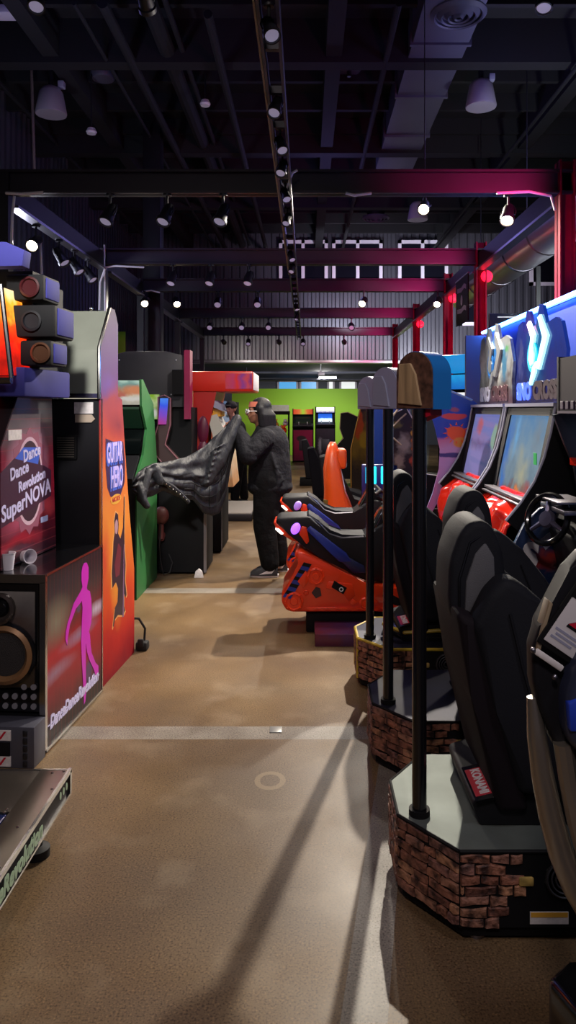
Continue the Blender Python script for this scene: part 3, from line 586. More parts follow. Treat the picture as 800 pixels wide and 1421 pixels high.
# ---- guitar machine (its back faces the camera)
GR = -math.atan(.04/.64)
gm = thing('guitar_machine', 'guitar arcade cabinet with flame orange side and grey sheet metal hood', 'arcade machine', (-1.172, 4.25, 0), GR)
gp = [(0, 0), (-.02, 1.68), (-.02, 1.95), (.16, 2.2), (.24, 2.2), (.30, 2.12), (.30, 1.68), (.38, 1.66), (.44, 1.35), (.53, .95), (.64, .55), (.64, .0)]
garr = art('flame_print', [(0, '#7a1420'), (.1, '#a82420'), (.2, '#c84a22'), (.4, '#d4802e'), (.55, '#c8642c'), (.66, '#a83a30'), (.75, '#8a2c3c'), (.8, '#5a3070'), (.9, '#55366f'), (1, '#3c2c50')], 'z', 0, 2.2,
   [((0, .3, .62), (1, .16, .4), '#d99a38', 1), ((0, .05, .7), (1, .12, .3), '#c0402a', 1), ((0, .45, .35), (1, .2, .2), '#b83422', 1), ((0, .3, 1.5), (1, .2, .1), '#7a2434', 1), ((0, .1, 1.75), (1, .2, .1), '#5e3a86', 1)], noise=(5, .06), warp=.15, rough=.6, spec=.15)
MB().prism(gp, 'x', -.008, .0).build('side_panel', garr, gm, smooth=0, label='flame orange and purple printed side')
MB().prism([(.01, .02), (-.005, 1.66), (.03, 1.66), (.37, 1.64), (.42, 1.33), (.5, .93), (.6, .5), (.6, .02)], 'x', -.95, -.008).build('body', M_['black'], gm, smooth=0)
MB().prism([(-.012, 1.69), (-.012, 1.94), (.165, 2.185), (.24, 2.19), (.29, 2.11), (.29, 1.69)], 'x', -.95, -.012).build('hood', mat('pale_grey_sheet', '#8b8f84', .45, .3, var=.15, vscale=3), gm, smooth=0, label='pale grey sheet metal hood')
b = MB().tube([(-.006, -.024, 1.66), (-.006, -.026, 1.95), (-.006, .158, 2.2)], .011, 8); b.build('hood_edge', M_['chrome'], gm, label='chrome hood edge')
MB().box(-.95, .0, -.03, .0, 1.665, 1.69).build('hood_rail', M_['chrome'], gm, smooth=0)
MB().box(-.006, .003, -.006, .01, .0, 1.66).build('edge_trim', M_['chrome'], gm, smooth=0)
for x, z in ((-.12, 2.2), (-.6, 1.76)): MB().ball((x, -.02 if z < 2 else .17, z), (.012, .01, .012), 8).build('screw', M_['chrome'], gm)
v = MB().box(-.27, -.14, -.014, .012, 1.31, 1.455, bev=.008).build('vent', M_['black2'], gm)
b = MB()
for k in range(9): b.box(-.255, -.155, -.018, -.012, 1.325+k*.0135, 1.331+k*.0135)
b.build('slats', mat('vent_mesh', '#4a4640', .5), v, smooth=0)
MB().box(-.155, -.045, -.012, .006, 1.575, 1.64).build('notice', M_['label'], gm, smooth=0, label='upper pale notice'); MB().prism([(-.15, 1.525), (-.055, 1.525), (-.035, 1.545), (-.055, 1.57), (-.15, 1.57)], 'y', -.012, .006).build('notice', mat('tan_notice', '#a89888', .6), gm, smooth=0, label='lower arrow shaped notice')
Mg = Matrix(((0, 0, 1, .0), (1, 0, 0, 0), (0, 1, 0, 0), (0, 0, 0, 1)))
flat([(.10, 1.14), (.16, 1.08), (.34, 1.06), (.43, 1.14), (.44, 1.26), (.40, 1.40), (.3, 1.39), (.07, 1.43), (.07, 1.27)], Mg, .0008).build('logo_back', mat('logo_ink', '#3a1c4a', .4), gm, smooth=0)
for s, z, y, sz in (('GUITAR', 1.335, .235, .165), ('HERO', 1.185, .275, .175)):
    text('lettering', s, sz, M_['textblue'], gm, frame((.0015, y-.008, z-.008), (0, 1, 0), (0, 0, 1)), bold=.014, sx=.50, ext=.0006)
    text('lettering', s, sz, mat('lilac_letters', '#c4b4f0', .4), gm, frame((.0028, y, z), (0, 1, 0), (0, 0, 1)), bold=.004, sx=.50, ext=.0008)
flat(ell(.26, 1.055, .10, .03), Mg, .0015).build('arcade_badge', M_['tyellow'], gm, smooth=0); text('lettering', 'ARCADE', .04, M_['redprint'], gm, frame((.002, .26, 1.055), (0, 1, 0), (0, 0, 1)), bold=.001, ext=.0006)
ink = mat('dark_plum_ink', '#2e1a2a', .4)
GO = [(.20,.30),(.24,.40),(.29,.42),(.30,.5),(.26,.55),(.19,.53),(.18,.62),(.205,.75),(.21,.80),(.235,.86),(.225,.93),(.255,.975),(.30,.955),(.31,.89),(.30,.84),(.345,.80),(.40,.86),(.415,1.05),(.43,1.05),(.425,.8),(.43,.72),(.45,.62),(.44,.52),(.47,.42),(.45,.41),(.42,.44),(.42,.36),(.44,.33),(.40,.31),(.30,.34),(.24,.33),(.215,.29)]
flat([(.325+(y-.325)*1.12, .65+(z-.65)*1.035) for y, z in GO], Mg, .0005).build('figure_outline', mat('pale_orange_outline', '#d99a58', .5), gm, smooth=0)
# printed guitarist: a generic figure holding a guitar upright
flat([(.20,.30),(.24,.40),(.29,.42),(.30,.5),(.26,.55),(.19,.53),(.18,.62),(.205,.75),(.21,.80),(.235,.86),(.225,.93),(.255,.975),(.30,.955),(.31,.89),(.30,.84),(.345,.80),(.40,.86),(.415,1.05),(.43,1.05),(.425,.8),(.43,.72),(.45,.62),(.44,.52),(.47,.42),(.45,.41),(.42,.44),(.42,.36),(.44,.33),(.40,.31),(.30,.34),(.24,.33),(.215,.29)], Mg, .001).build('guitarist_print', ink, gm, smooth=0, label='dark printed guitarist silhouette')
flat(ell(.265, .885, .03, .045, 16), Mg, .0018).build('guitarist_face', mat('pale_print', '#b08a94', .4), gm, smooth=0)
flat([(.23, .66), (.3, .78), (.36, .74), (.33, .58), (.25, .58)], Mg, .0016).build('guitarist_jacket', mat('maroon_print', '#6a2434', .4), gm, smooth=0)
flat([(.385, .3), (.41, .3), (.425, .75), (.41, .75)], Mg, .0018).build('guitar_neck_print', mat('guitar_print', '#7a5a7a', .4), gm, smooth=0)
b = MB().tube([(-.05, .66, .22), (.02, .68, .21), (.055, .70, .14), (.05, .70, .06), (.03, .68, .03)], .008, 8); b.build('power_cable', M_['rubber'], gm)
MB().box(.0, .08, .655, .73, .0, .06, bev=.015).box(.02, .06, .64, .66, .03, .085, bev=.008).build('plug', M_['rubber'], gm)

# ---- green cabinet
gc = thing('green_cabinet', 'upright arcade cabinet with green side and lit picture marquee', 'arcade machine', (-1.42, 6.22, 0), 0)
cp = [(0, 0), (0, 1.02), (.26, 1.2), (.40, 1.42), (.2, 1.63), (.18, 1.855), (.24, 1.86), (.68, 1.65), (.85, 1.1), (.85, 0)]
MB().prism(cp, 'x', -.02, .0).build('side_panel', M_['green'], gc, smooth=0, label='green side panel'); MB().prism(cp, 'x', -.70, -.68).build('side_panel', M_['green'], gc, smooth=0, label='green side panel')
MB().prism([(.02, .03), (.02, 1.0), (.28, 1.18), (.44, 1.42), (.24, 1.62), (.24, 1.82), (.66, 1.62), (.82, 1.1), (.82, .03)], 'x', -.68, -.02).build('body', M_['black2'], gc, smooth=0)
MB().box(-.675, -.02, .19, .25, 1.64, 1.85).build('marquee', art('marquee_picture', [(0, '#b8b4a8'), (.35, '#d8cdb8'), (.55, '#c47a50'), (.8, '#7aa09a'), (1, '#b8d8c8')], 'z', 1.64, 1.85, [((-.05, 0, 1.77), (.14, 1, .05), '#d88a60', .6), ((-.18, 0, 1.72), (.07, 1, .05), '#c06a5a', .5), ((-.1, 0, 1.69), (.2, 1, .03), '#dcd8d0', .6)], noise=(14, .3), warp=.06, emit=.75), gc, smooth=0, label='lit picture marquee')
MB().prism([(.27, 1.20), (.41, 1.41), (.40, 1.42), (.26, 1.21)], 'x', -.66, -.04).build('screen', M_['scoff'], gc, smooth=0)
MB().prism([(.39, 1.43), (.22, 1.6), (.23, 1.62), (.41, 1.44)], 'x', -.66, -.03).build('speaker_panel', mat('green_reflection', '#1c3a2a', .3), gc, smooth=0)  # dark green is a reflection put into the panel's colour
cpn = MB().prism([(-.02, .98), (.24, 1.18), (.22, 1.2), (-.04, 1.02)], 'x', -.67, -.03).build('control_panel', M_['black'], gc, smooth=0)
for x in (-.15, -.5): MB().cyl((x, .1, 1.10), (x, .08, 1.16), .008).ball((x, .078, 1.17), .02, 10).build('joystick', M_['redprint'], cpn)
MB().box(-.69, -.01, -.01, .0, .02, 1.0).build('front_panel', M_['black'], gc, smooth=0)
MB().box(-.5, -.25, -.02, -.008, .25, .55, bev=.005).build('coin_door', M_['steel'], gc)
# ---- black deluxe cabinet with grey header behind the green one
bc = thing('shooter_cabinet', 'big black cabinet with plain grey arched header behind the green one', 'arcade machine', (-.97, 7.18, 0))
MB().box(-.46, 0, 0, .55, .02, .95, bev=.01).build('base', M_['black2'], bc)
MB().box(-.02, .006, -.006, .01, .02, .9).build('edge_trim', M_['alu'], bc, smooth=0)
MB().box(-1.35, -.47, .12, .8, .02, .9).build('rear_base', M_['black2'], bc, smooth=0)
hp = [(-1.0, 1.62), (-.27, 1.62), (-.25, 2.14), (-.45, 2.19), (-.85, 2.19), (-1.0, 2.15)]
MB().prism(hp, 'y', .36, .46, bev=.008).build('header', M_['grey'], bc, label='plain grey header board')
b = MB()
for x, z in ((-.93, 2.1), (-.35, 2.1), (-.4, 1.75)): b.ball((x, .355, z), .008, 8)
b.build('bolts', M_['white'], bc)
MB().box(-.38, -.27, .30, .37, 1.75, 2.0).build('speaker_box', M_['black2'], bc, smooth=0)
MB().box(-.265, -.205, .33, .5, 1.5, 2.2).build('edge_strip', M_['magenta'], bc, smooth=0, label='magenta edge strip')
MB().box(-.82, -.2, .40, .8, .9, 1.62).build('tower', M_['black2'], bc, smooth=0)
MB().box(-.63, -.52, .33, .41, 1.50, 1.75).build('small_screen', art('green_scene', [(0, '#90b060'), (.4, '#6a8a3a'), (.7, '#b8c890'), (1, '#86b030')], 'z', 1.5, 1.75, [((-.56, .3, 1.56), (.03, 1, .06), '#c8c8c0', .6)], noise=(20, .4), emit=.8), bc, smooth=0, label='small green lit screen')
MB().box(-.72, -.66, .30, .32, 1.77, 1.83).build('notice', M_['label'], bc, smooth=0, label='small white sticker')
bart = art('black_orange_blue_print', [(0, '#15131c'), (1, '#1b1a26')], 'z', .9, 1.6, [((-.70, .1, 1.46), (.12, 1, .09), '#1f5ab0', .5), ((-.55, .1, 1.3), (.12, 1, .05), '#c85a2a', .5), ((-.6, .1, 1.18), (.1, 1, .05), '#2a62b8', .5), ((-.45, .1, 1.12), (.1, 1, .06), '#b8583a', .5), ((-.72, .1, 1.2), (.06, 1, .06), '#9a4a3a', .5), ((-.7, .1, 1.0), (.2, 1, .08), '#4f86c8', .5)], noise=(16, .2), warp=.12, rough=.35)
MB().prism([(-.79, .88), (-.32, .88), (-.32, 1.05), (-.62, 1.55), (-.79, 1.6)], 'y', .25, .40).build('control_art', bart, bc, smooth=0, label='black panel with orange and blue art')
lp = [(-.50, 1.72), (-.44, 1.74), (-.38, 1.71), (-.38, 1.45), (-.43, 1.25), (-.2, .99), (-.2, .92), (-.34, .92), (-.57, 1.2), (-.50, 1.45)]
MB().prism(lp, 'y', .20, .3).build('bracket', M_['brown'], bc, smooth=0)
MB().tube([(x, .19, z) for x, z in lp], .008, 6, closed=True).build('bracket_edge', mat('dusty_pink_edge', '#8a5a62', .5), bc)
MB().prism([(-.495, 1.45), (-.42, 1.45), (-.40, 1.71), (-.475, 1.71)], 'y', .17, .2).build('side_screen', art('violet_blue_screen', [(0, '#b03a80'), (.4, '#7a4ac8'), (.75, '#3a5ae8'), (1, '#4a8af0')], 'z', 1.45, 1.71, noise=(8, .25), emit=.9), bc, smooth=0, label='violet and blue lit screen')
MB().ball((-.42, -.06, .58), (.075, .05, .09), 14).cyl((-.42, -.06, .36), (-.42, .04, .4), .03).cyl((-.42, -.06, .36), (-.42, -.06, .55), .025).build('gun_holster', mat('dull_red_plastic', '#552828', .5), bc, label='dull red holster')
MB().tube([(-.42, -.08, .5), (-.43, -.1, .3), (-.42, -.08, .14), (-.40, -.06, .02), (-.34, -.05, .03), (-.32, -.02, .12), (-.36, .0, .2)], .007, 6).build('cable', M_['rubber'], bc)
o = MB().prism([(-.045, 0), (.045, 0), (.03, .06), (0, .085), (-.03, .06)], 'y', -.02, .02, bev=.004).build('paper_scrap', M_['label']); o.location = (-1.02, 7.06, 0); tag(o, 'crumpled white paper scrap on the floor by the black cabinet', 'paper')
# ---- red canopy cabinet facing the aisle
rc = thing('canopy_cabinet', 'red arcade cabinet with a long red canopy reaching over the aisle', 'arcade machine', (-1.27, 8.0, 0))
MB().box(0, .70, .0, .9, 1.79, 2.01, bev=.015).build('canopy', mat('red_canopy', '#c22414', .4, coat=.2), rc, label='bright red canopy')
car = art('canopy_stripes', [(0, '#c8281a'), (.3, '#b83a6a'), (.5, '#d83020'), (.7, '#8a3a90'), (.85, '#d04a50'), (1, '#7a2a80')], 'x', .38, .68, noise=(9, .25), warp=.05, rough=.3, coat=.4)
MB().box(.40, .685, -.004, .01, 1.82, 1.985).build('canopy_graphic', car, rc, smooth=0, label='purple striped canopy end'); MB().box(.69, .706, .02, .88, 1.81, 2.0, bev=.004).build('canopy_cap', M_['white'], rc)
MB().box(-.02, .05, .0, .9, .9, 1.8).build('back_post', art('post_strip', [(0, '#7a5a9a'), (.5, '#8a6ab8'), (.8, '#c8b070'), (1, '#d8c880')], 'z', .9, 1.8, noise=(8, .2), rough=.4), rc, smooth=0, label='lilac and yellow strip')
MB().prism([(.05, .7), (.22, .7), (.18, 1.0), (.2, 1.35), (.26, 1.6), (.3, 1.79), (.05, 1.79)], 'y', .02, .9).build('red_back', mat('red_back_panel', '#a8201c', .35), rc, smooth=0, label='red inner back')
for zc, nm in ((1.38, 'x'), (1.12, 'y')):
    MB().ball((.16, .0, zc), (.06, .03, .15), 14).build('art_figure', mat('plum_figure', '#5a1430', .4), rc)
cr = art('orange_white_art', [(0, '#d0a070'), (.35, '#d8d0b8'), (.6, '#c85a30'), (.8, '#d8c8b0'), (1, '#c87a40')], 'z', .8, 1.75, noise=(12, .35), warp=.1, rough=.4)
MB().prism([(.21, .75), (.48, .75), (.44, 1.1), (.36, 1.42), (.24, 1.5)], 'y', .1, .8, bev=.01).build('art_panel', cr, rc, smooth=0, label='orange and white art panel')
MB().prism([(.26, 1.28), (.40, 1.32), (.30, 1.55), (.20, 1.52)], 'y', .08, .5).build('white_panel', mat('pale_panel', '#b8bab0', .5), rc, smooth=0)
MB().box(.24, .34, .1, .5, 1.52, 1.62, bev=.01).build('orange_block', M_['tyellow'], rc); MB().prism([(.22, 1.64), (.36, 1.58), (.34, 1.66), (.22, 1.73)], 'y', .06, .5).build('lilac_wedge', M_['lgrey'], rc, smooth=0)
MB().box(.02, .20, .0, .95, .02, .72, bev=.01).build('base', M_['black2'], rc); MB().box(.20, .33, .25, 1.0, .02, .75, bev=.01).build('coin_tower', M_['black2'], rc)
MB().box(.196, .206, -.006, .006, .03, .7).box(.326, .336, .25, .262, .03, .7).build('edge_trim', M_['alu'], rc, smooth=0)
ha = thing('picture_cabinet', 'cabinet with a pale blue cartoon-like picture top behind the red canopy', 'arcade machine', (-1.80, 14.2, 0))
MB().box(0, .5, .0, .6, .02, 1.1, bev=.01).build('base', M_['black2'], ha)
MB().prism([(.05, 1.1), (.42, 1.1), (.36, 1.66), (.26, 1.76), (.12, 1.74), (.04, 1.6)], 'y', .02, .1, bev=.01).build('picture_top', art('pale_picture', [(0, '#8a9ab8'), (.5, '#aab8d0'), (1, '#6a86b0')], 'z', 1.1, 1.76, [((.12, 0, 1.62), (.06, 1, .06), '#e8d8b0', .4), ((.28, 0, 1.6), (.06, 1, .06), '#e0b8a0', .4), ((.18, 0, 1.5), (.09, 1, .05), '#e8e4d8', .4), ((.3, 0, 1.48), (.06, 1, .05), '#3a4a50', .4), ((.1, 0, 1.4), (.08, 1, .06), '#d8b060', .4)], noise=(14, .3), warp=.08, emit=.5), ha, label='pale blue picture top')
MB().box(.40, .46, .0, .6, 1.05, 1.74).build('side_board', M_['black2'], ha, smooth=0)
MB().box(.05, .4, -.12, .0, .98, 1.08, bev=.01).build('control_shelf', M_['white'], ha)
# ribbed floor mat
mt_ = thing('ribbed_platform', 'low white ribbed floor platform beyond the red canopy cabinet', 'platform', (-1.05, 10.6, 0))
MB().box(-.45, .28, 0, 1.4, .0, .10, bev=.01).build('deck_body', M_['steel'], mt_)
b = MB()
for k in range(16): b.box(-.44, .27, .02+k*.087, .075+k*.087, .10, .125, bev=.006)
b.build('ribs', mat('pale_ribs', '#b8b2aa', .5), mt_)
lg = MB().box(-.1, .14, -.03, .03, -.35, .35, bev=.01).build('lime_panel', M_['lime']); lg.location = (-4.55, 18.2, 3.2); lg.location = (-4.56, 18.15, 3.15); tag(lg, 'small lime green panel high on the left wall', 'panel')

# ================================================================== people
def fingers(b, wrist, d, side, curl, s=1.0, thumb=1):
    """palm and five bent fingers; d = hand direction, side = across the palm, curl = direction the fingers bend to"""
    W, d, sd, cu = Vector(wrist), Vector(d).normalized(), Vector(side).normalized(), Vector(curl).normalized()
    k = .01*s
    for t in (-1.6, -.5, .6, 1.6): b.cap(W+sd*t*k*.8, W+d*8*k+sd*t*k*1.2, 1.35*k, 1.25*k, 8)
    for i, (t, L) in enumerate(((-2.9, 6.2), (-1., 7.4), (.95, 6.9), (2.8, 5.4))):
        p0 = W+d*8*k+sd*t*k; p1 = p0+(d*.75+cu*.6).normalized()*L*.5*k; p2 = p1+(d*.05+cu).normalized()*L*.33*k; p3 = p2+(cu*.7-d*.7).normalized()*L*.25*k
        b.cap(p0, p1, .95*k, .85*k, 8).cap(p1, p2, .85*k, .78*k, 8).cap(p2, p3, .78*k, .68*k, 8)
    q0 = W+d*2*k+sd*-2.2*k*thumb; q1 = q0+(d*.6-sd*.6*thumb+cu*.35).normalized()*3.6*k; q2 = q1+(d*.7+cu*.7+sd*.15*thumb).normalized()*3*k
    b.cap(q0, q1, 1.15*k, .95*k, 8).cap(q1, q2, .95*k, .75*k, 8)
def headmesh(b, c, R, face):
    """skull, jaw, nose, lips, ears; face = yaw of the gaze direction"""
    M = Matrix.Translation(c) @ Matrix.Rotation(face, 4, 'Z')       # +x is forward
    T = lambda x, y, z: M @ Vector((x, y, z))
    rot = Matrix.Rotation(face, 4, 'Z')
    b.ball(T(-.012, 0, .035), (.098, .076, .09), 20, rot); b.ball(T(.022, 0, -.03), (.068, .06, .085), 18, rot); b.ball(T(.045, 0, -.085), (.036, .036, .026), 14, rot)
    b.cap(T(.085, 0, .02), T(.108, 0, -.022), .009, .014, 10); b.ball(T(.1, .012, -.028), .010, 8); b.ball(T(.1, -.012, -.028), .010, 8)
    b.ball(T(.086, 0, -.052), (.010, .024, .007), 10, rot); b.ball(T(.084, 0, -.063), (.010, .021, .008), 10, rot)
    for s in (-1, 1):
        b.ball(T(.07, .03*s, .005), (.016, .02, .013), 10, rot); b.ball(T(-.01, .078*s, -.008), (.02, .01, .032), 10, rot); b.ball(T(.072, .03*s, .026), (.014, .024, .007), 10, rot)
    return T
wo = thing('person', 'person in black hoodie and trousers swinging a puffer coat in the aisle', 'person', (-.385, 7.2, 0))
b = MB()
FA = PI-.25                                  # gaze: to the left and slightly away
Tw = headmesh(b, Vector((-.085, -.0, 1.575)), 1, PI+.35)
b.cap((-.03, .0, 1.36), (-.06, 0, 1.48), .062, .055)
b.cap((.0, -.0, 1.28), (.02, 0, .98), .15, .16, 18)
armN = [(-.0, -.19, 1.33), (-.15, -.30, 1.17), (-.27, -.13, 1.43)]; armF = [(.0, .19, 1.33), (-.18, .26, 1.2), (-.30, .05, 1.42)]
for a in (armN, armF): b.cap(a[0], a[1], .055, .045).cap(a[1], a[2], .045, .03)
for a, th in ((armN, 1), (armF, -1)):
    d = (Vector(a[2])-Vector(a[1])).normalized(); fingers(b, Vector(a[2]), (d*.6+Vector((-.5, 0, .3))), (0, -1 if th > 0 else 1, .2), (-.5, .1, -.9), .95, 1)
legN = [(.03, -.10, .92), (-.01, -.10, .48), (.04, -.10, .10)]; legF = [(.04, .11, .92), (.06, .12, .48), (.13, .13, .10)]
for l in (legN, legF): b.cap(l[0], l[1], .10, .07, 16).cap(l[1], l[2], .07, .045, 14).cap(l[2], Vector(l[2])+Vector((-.13, 0, -.05)), .045, .035)
b.build('body', M_['skin2'], wo, smooth=True, remesh=.008)
b = MB()
b.cap((.03, -.02, 1.27), (.035, -.0, .92), .19, .215, 22); b.cap((.0, -.14, 1.31), (.0, .14, 1.31), .095, .095, 16); b.ball((-.06, 0, 1.2), (.16, .2, .17), 18); b.ball((.035, 0, .85), (.225, .25, .11), 20)
for a in (armN, armF):
    e = Vector(a[1])+(Vector(a[2])-Vector(a[1]))*.86
    b.cap(a[0], a[1], .098, .09, 16).cap(a[1], e, .092, .058, 16)
b.cap((-.04, -.06, 1.39), (-.04, .06, 1.39), .07, .07, 14)
for k in range(5): b.tube([(.06+.03*k, -.21, 1.18-.06*k), (.1, -.225, 1.05-.05*k), (.16, -.19, .95-.03*k)], .012, 6)
b.build('hoodie', M_['hoodie'], wo, smooth=True, remesh=.012)
b = MB()
for l in (legN, legF):
    b.cap(l[0], l[1], .155, .112, 18).cap(l[1], Vector(l[2])+Vector((.0, 0, .03)), .112, .092, 16)
b.cap((.03, -.06, .86), (.03, .06, .86), .17, .17, 18)
b.build('trousers', M_['pants'], wo, smooth=True, remesh=.012)
for l in (legN, legF):
    a = Vector(l[2])
    b = MB(); b.grid(lambda u, v: a+Vector((.075-.26*u, math.cos(v*2*PI)*(.045+.012*math.sin(u*PI)), -.1+max(0.0, .03+.075*(1-u)**.8+.028*math.sin(u*PI)) *(1 if math.sin(v*2*PI) > 0 else 0)*abs(math.sin(v*2*PI))**.5+.018)), 14, 16)
    sh = b.build('shoe', mat('shoe_upper', '#2a2a2e', .5), wo, smooth=60)
    MB().prism([(.08, -.04), (.085, .03), (.0, .045), (-.12, .05), (-.185, .035), (-.195, 0), (-.18, -.035), (-.1, -.05), (.0, -.045)], 'z', 0, .026, bev=.004, M=Matrix.Translation((a.x, a.y, 0))).build('sole', M_['white'], sh)
    MB().prism([(-.10, .03), (.02, .04), (.05, .08), (.02, .085), (-.06, .05)], 'y', a.y-.056, a.y-.05, M=Matrix.Translation((a.x, 0, 0))).build('stripe', M_['white'], sh, smooth=0)
# hair, glasses, cloth band, watch
b = MB()
c = Vector((-.085, 0, 1.575))
b.ball(c+Vector((.035, 0, .045)), (.105, .098, .10), 18); b.ball(c+Vector((.085, 0, -.05)), (.075, .10, .14), 18); b.ball(c+Vector((.11, 0, -.13)), (.06, .09, .10), 16)
for y in (-.085, .085): b.cap(c+Vector((.03, y, .03)), c+Vector((.045, y*1.1, -.13)), .035, .03, 12)
for k in range(9): b.tube([c+Vector((.02+.016*k, -.085+.004*k, .08-.01*k)), c+Vector((.06+.014*k, -.112+.006*k, -.03)), c+Vector((.08+.012*k, -.10+.005*k, -.19))], .012, 6)
b.build('hair', M_['hair'], wo, smooth=True, remesh=.009)
T = Tw
b = MB()
for s in (-1, 1): b.tube([T(.104+.0*math.cos(t), .034*s+.025*math.cos(t), .004+.02*math.sin(t)) for t in [2*PI*k/16 for k in range(16)]], .0045, 6, closed=True); b.tube([T(.1, .057*s, .008), T(.05, .083*s, .008), T(-.02, .086*s, .0)], .0045, 6)
b.tube([T(.106, -.01, .01), T(.106, .01, .01)], .004, 6); b.build('glasses', M_['white'], wo, smooth=60, label='white framed glasses')
b = MB(); b.grid(lambda u, v: T(.099*math.cos((u-.5)*2.3)*(1-.12*v)-.012, .083*math.sin((u-.5)*2.3), .048+.05*v), 14, 4); b.build('headband', M_['coral'], wo, solid=.008, smooth=60, label='coral headband')
b = MB(); wd = (Vector(armN[2])-Vector(armN[1])).normalized(); b.lathe([(.036, -.012), (.04, 0), (.036, .012)], Vector(armN[2])-wd*.012, wd, 18); b.build('wrist_band', M_['white'], wo, label='white wrist band')

# the coat in the hands
co = thing('puffer_coat', 'black puffer coat held out by the sleeve, swinging towards the green cabinet', 'coat', (-.70, 6.99, 0))
ST = [(331, 578, 606, 7.07), (322, 582, 640, 7.03), (314, 590, 690, 6.98), (305, 600, 712, 6.92), (295, 608, 716, 6.87), (282, 621, 712, 6.80), (268, 629, 694, 6.72), (254, 635, 692, 6.6), (240, 639, 687, 6.48), (226, 641, 681, 6.36), (213, 643, 688, 6.26), (201, 648, 692, 6.16), (192, 655, 690, 6.08), (184, 668, 682, 6.02)]
def coatpt(u, v):
    f = u*(len(ST)-1); i = min(int(f), len(ST)-2); t = f-i; a, b2 = ST[i], ST[i+1]
    px, t0, b0, d = [a[k]+(b2[k]-a[k])*t for k in range(4)]
    return px, t0+(b0-t0)*v, d
def coatf(sgn):
    def f(u, v):
        px, py, d = coatpt(u, v)
        th = .085*math.sin(PI*min(1, max(0, v)))**.6*min(1, (u*9)**.6, ((1-u)*9+.02)**.6)
        r = .018*math.sin(v*24+u*9)*math.sin(PI*v)+.012*math.sin(u*34-v*11)
        if v > .45 and u < .6: th *= .5+.75*(abs(math.sin((v-.45)*13+u*4.0))**.5*abs(math.sin(u*17+.4-v*2))**.35)
        else: th += r
        q = P(px, py, d); q.y += -sgn*th if sgn > 0 else th*.6
        return q-Vector((-.70, 6.99, 0))
    return f
for s, n in ((1, 'outer_shell'), (-1, 'inner_shell')):
    MB().grid(coatf(s), 90, 46).build(n, M_['jacket'] if s > 0 else M_['jlining'], co, smooth=True)
fo = coatf(1)
for v in (.60, .74, .88): MB().tube([fo(u, v)+Vector((0, -.002, 0)) for u in [.13+.03*k for k in range(14)]], .0045, 6).build('quilt_seam', mat('seam_black', '#0c0c0e', .8), co)
for u in (.2, .32, .44): MB().tube([fo(u+.02*(v-.6), v)+Vector((0, -.002, 0)) for v in [.5+.045*k for k in range(10)]], .004, 6).build('quilt_seam', M_['black2'], co)
def cw(px, py, d): return P(px, py, d)-Vector((-.70, 6.99, 0))
b = MB(); b.tube([cw(226, 668, 6.26), cw(238, 675, 6.36), (cw(250, 685, 6.46)), cw(262, 697, 6.53)], [.02, .024, .022, .018], 8); b.build('front_edge', M_['jacket'], co)
b = MB()
for k in range(7): q = cw(232+k*4.6, 671+k*3.6, 6.27+.033*k); b.ball(q+Vector((.0, -.03, 0)), .007, 8)
b.build('snap_buttons', M_['chrome'], co)
b = MB(); b.cap(cw(205, 655, 6.16), cw(196, 690, 6.07), .04, .045, 16).cap(cw(196, 690, 6.07), cw(204, 702, 6.07), .04, .03, 14).cap(cw(189, 668, 6.05), cw(200, 697, 6.05), .03, .03, 12)
b.cap(cw(215, 652, 6.22), cw(222, 668, 6.22), .05, .035, 12); b.build('hood', M_['jacket'], co, smooth=True, remesh=.012)
b = MB(); b.cap(cw(329, 582, 7.04), cw(318, 605, 6.98), .05, .075, 14).cap(cw(318, 605, 6.98), cw(300, 640, 6.88), .075, .095, 14).cap(cw(300, 640, 6.88), cw(285, 668, 6.78), .09, .06, 14)
for k in range(7): b.tube([cw(312-k*3, 615+k*8, 6.87-.012*k), cw(300-k*2, 622+k*8, 6.78-.012*k), cw(290-k*2, 632+k*7, 6.80-.01*k)], .013, 6)
b.build('sleeve', M_['jacket'], co, smooth=True, remesh=.012)

pe = thing('person', 'person in a dark cap and dark clothes standing beyond the swinging coat', 'person', (-1.12, 12.5, 0))
b = MB(); Tc = headmesh(b, Vector((-.14, 0, 1.60)), 1, PI+.9); b.cap((-.1, 0, 1.36), (-.13, 0, 1.5), .06, .055); b.cap((-.06, 0, 1.28), (-.02, 0, .95), .14, .15)
for s in (-1, 1):
    b.cap((-.08, .18*s, 1.34), (-.1, .24*s, 1.08), .05, .042).cap((-.1, .24*s, 1.08), (-.26, .16*s, 1.0), .042, .03); fingers(b, (-.26, .16*s, 1.0), (-1, -.3*s, 0), (0, s, .2), (0, 0, -1), .95, 1)
    b.cap((0, .09*s, .9), (.03*s, .1*s, .48), .09, .065).cap((.03*s, .1*s, .48), (.07*s, .11*s, .09), .065, .045).cap((.07*s, .11*s, .08), (.07*s-.12, .11*s-.04, .04), .04, .034)
b.build('body', M_['skin'], pe, smooth=True, remesh=.009)
b = MB().cap((-.06, 0, 1.27), (-.02, 0, .9), .17, .19, 18).cap((-.08, -.16, 1.33), (-.08, .16, 1.33), .085, .085)
for s in (-1, 1): b.cap((-.08, .18*s, 1.34), (-.1, .24*s, 1.08), .075, .068).cap((-.1, .24*s, 1.08), (-.24, .17*s, 1.01), .066, .045)
b.build('jacket', M_['hoodie'], pe, smooth=True, remesh=.012)
b = MB()
for s in (-1, 1): b.cap((0, .09*s, .86), (.03*s, .1*s, .48), .125, .09).cap((.03*s, .1*s, .48), (.07*s, .11*s, .12), .09, .075)
b.build('trousers', M_['pants'], pe, smooth=True, remesh=.012)
for s in (-1, 1): MB().ball((.07*s-.05, .11*s-.02, .04), (.12, .055, .055), 12).box(.07*s-.17, .07*s+.07, .11*s-.07, .11*s+.03, 0, .03, bev=.01).build('shoe', M_['rubber'], pe)
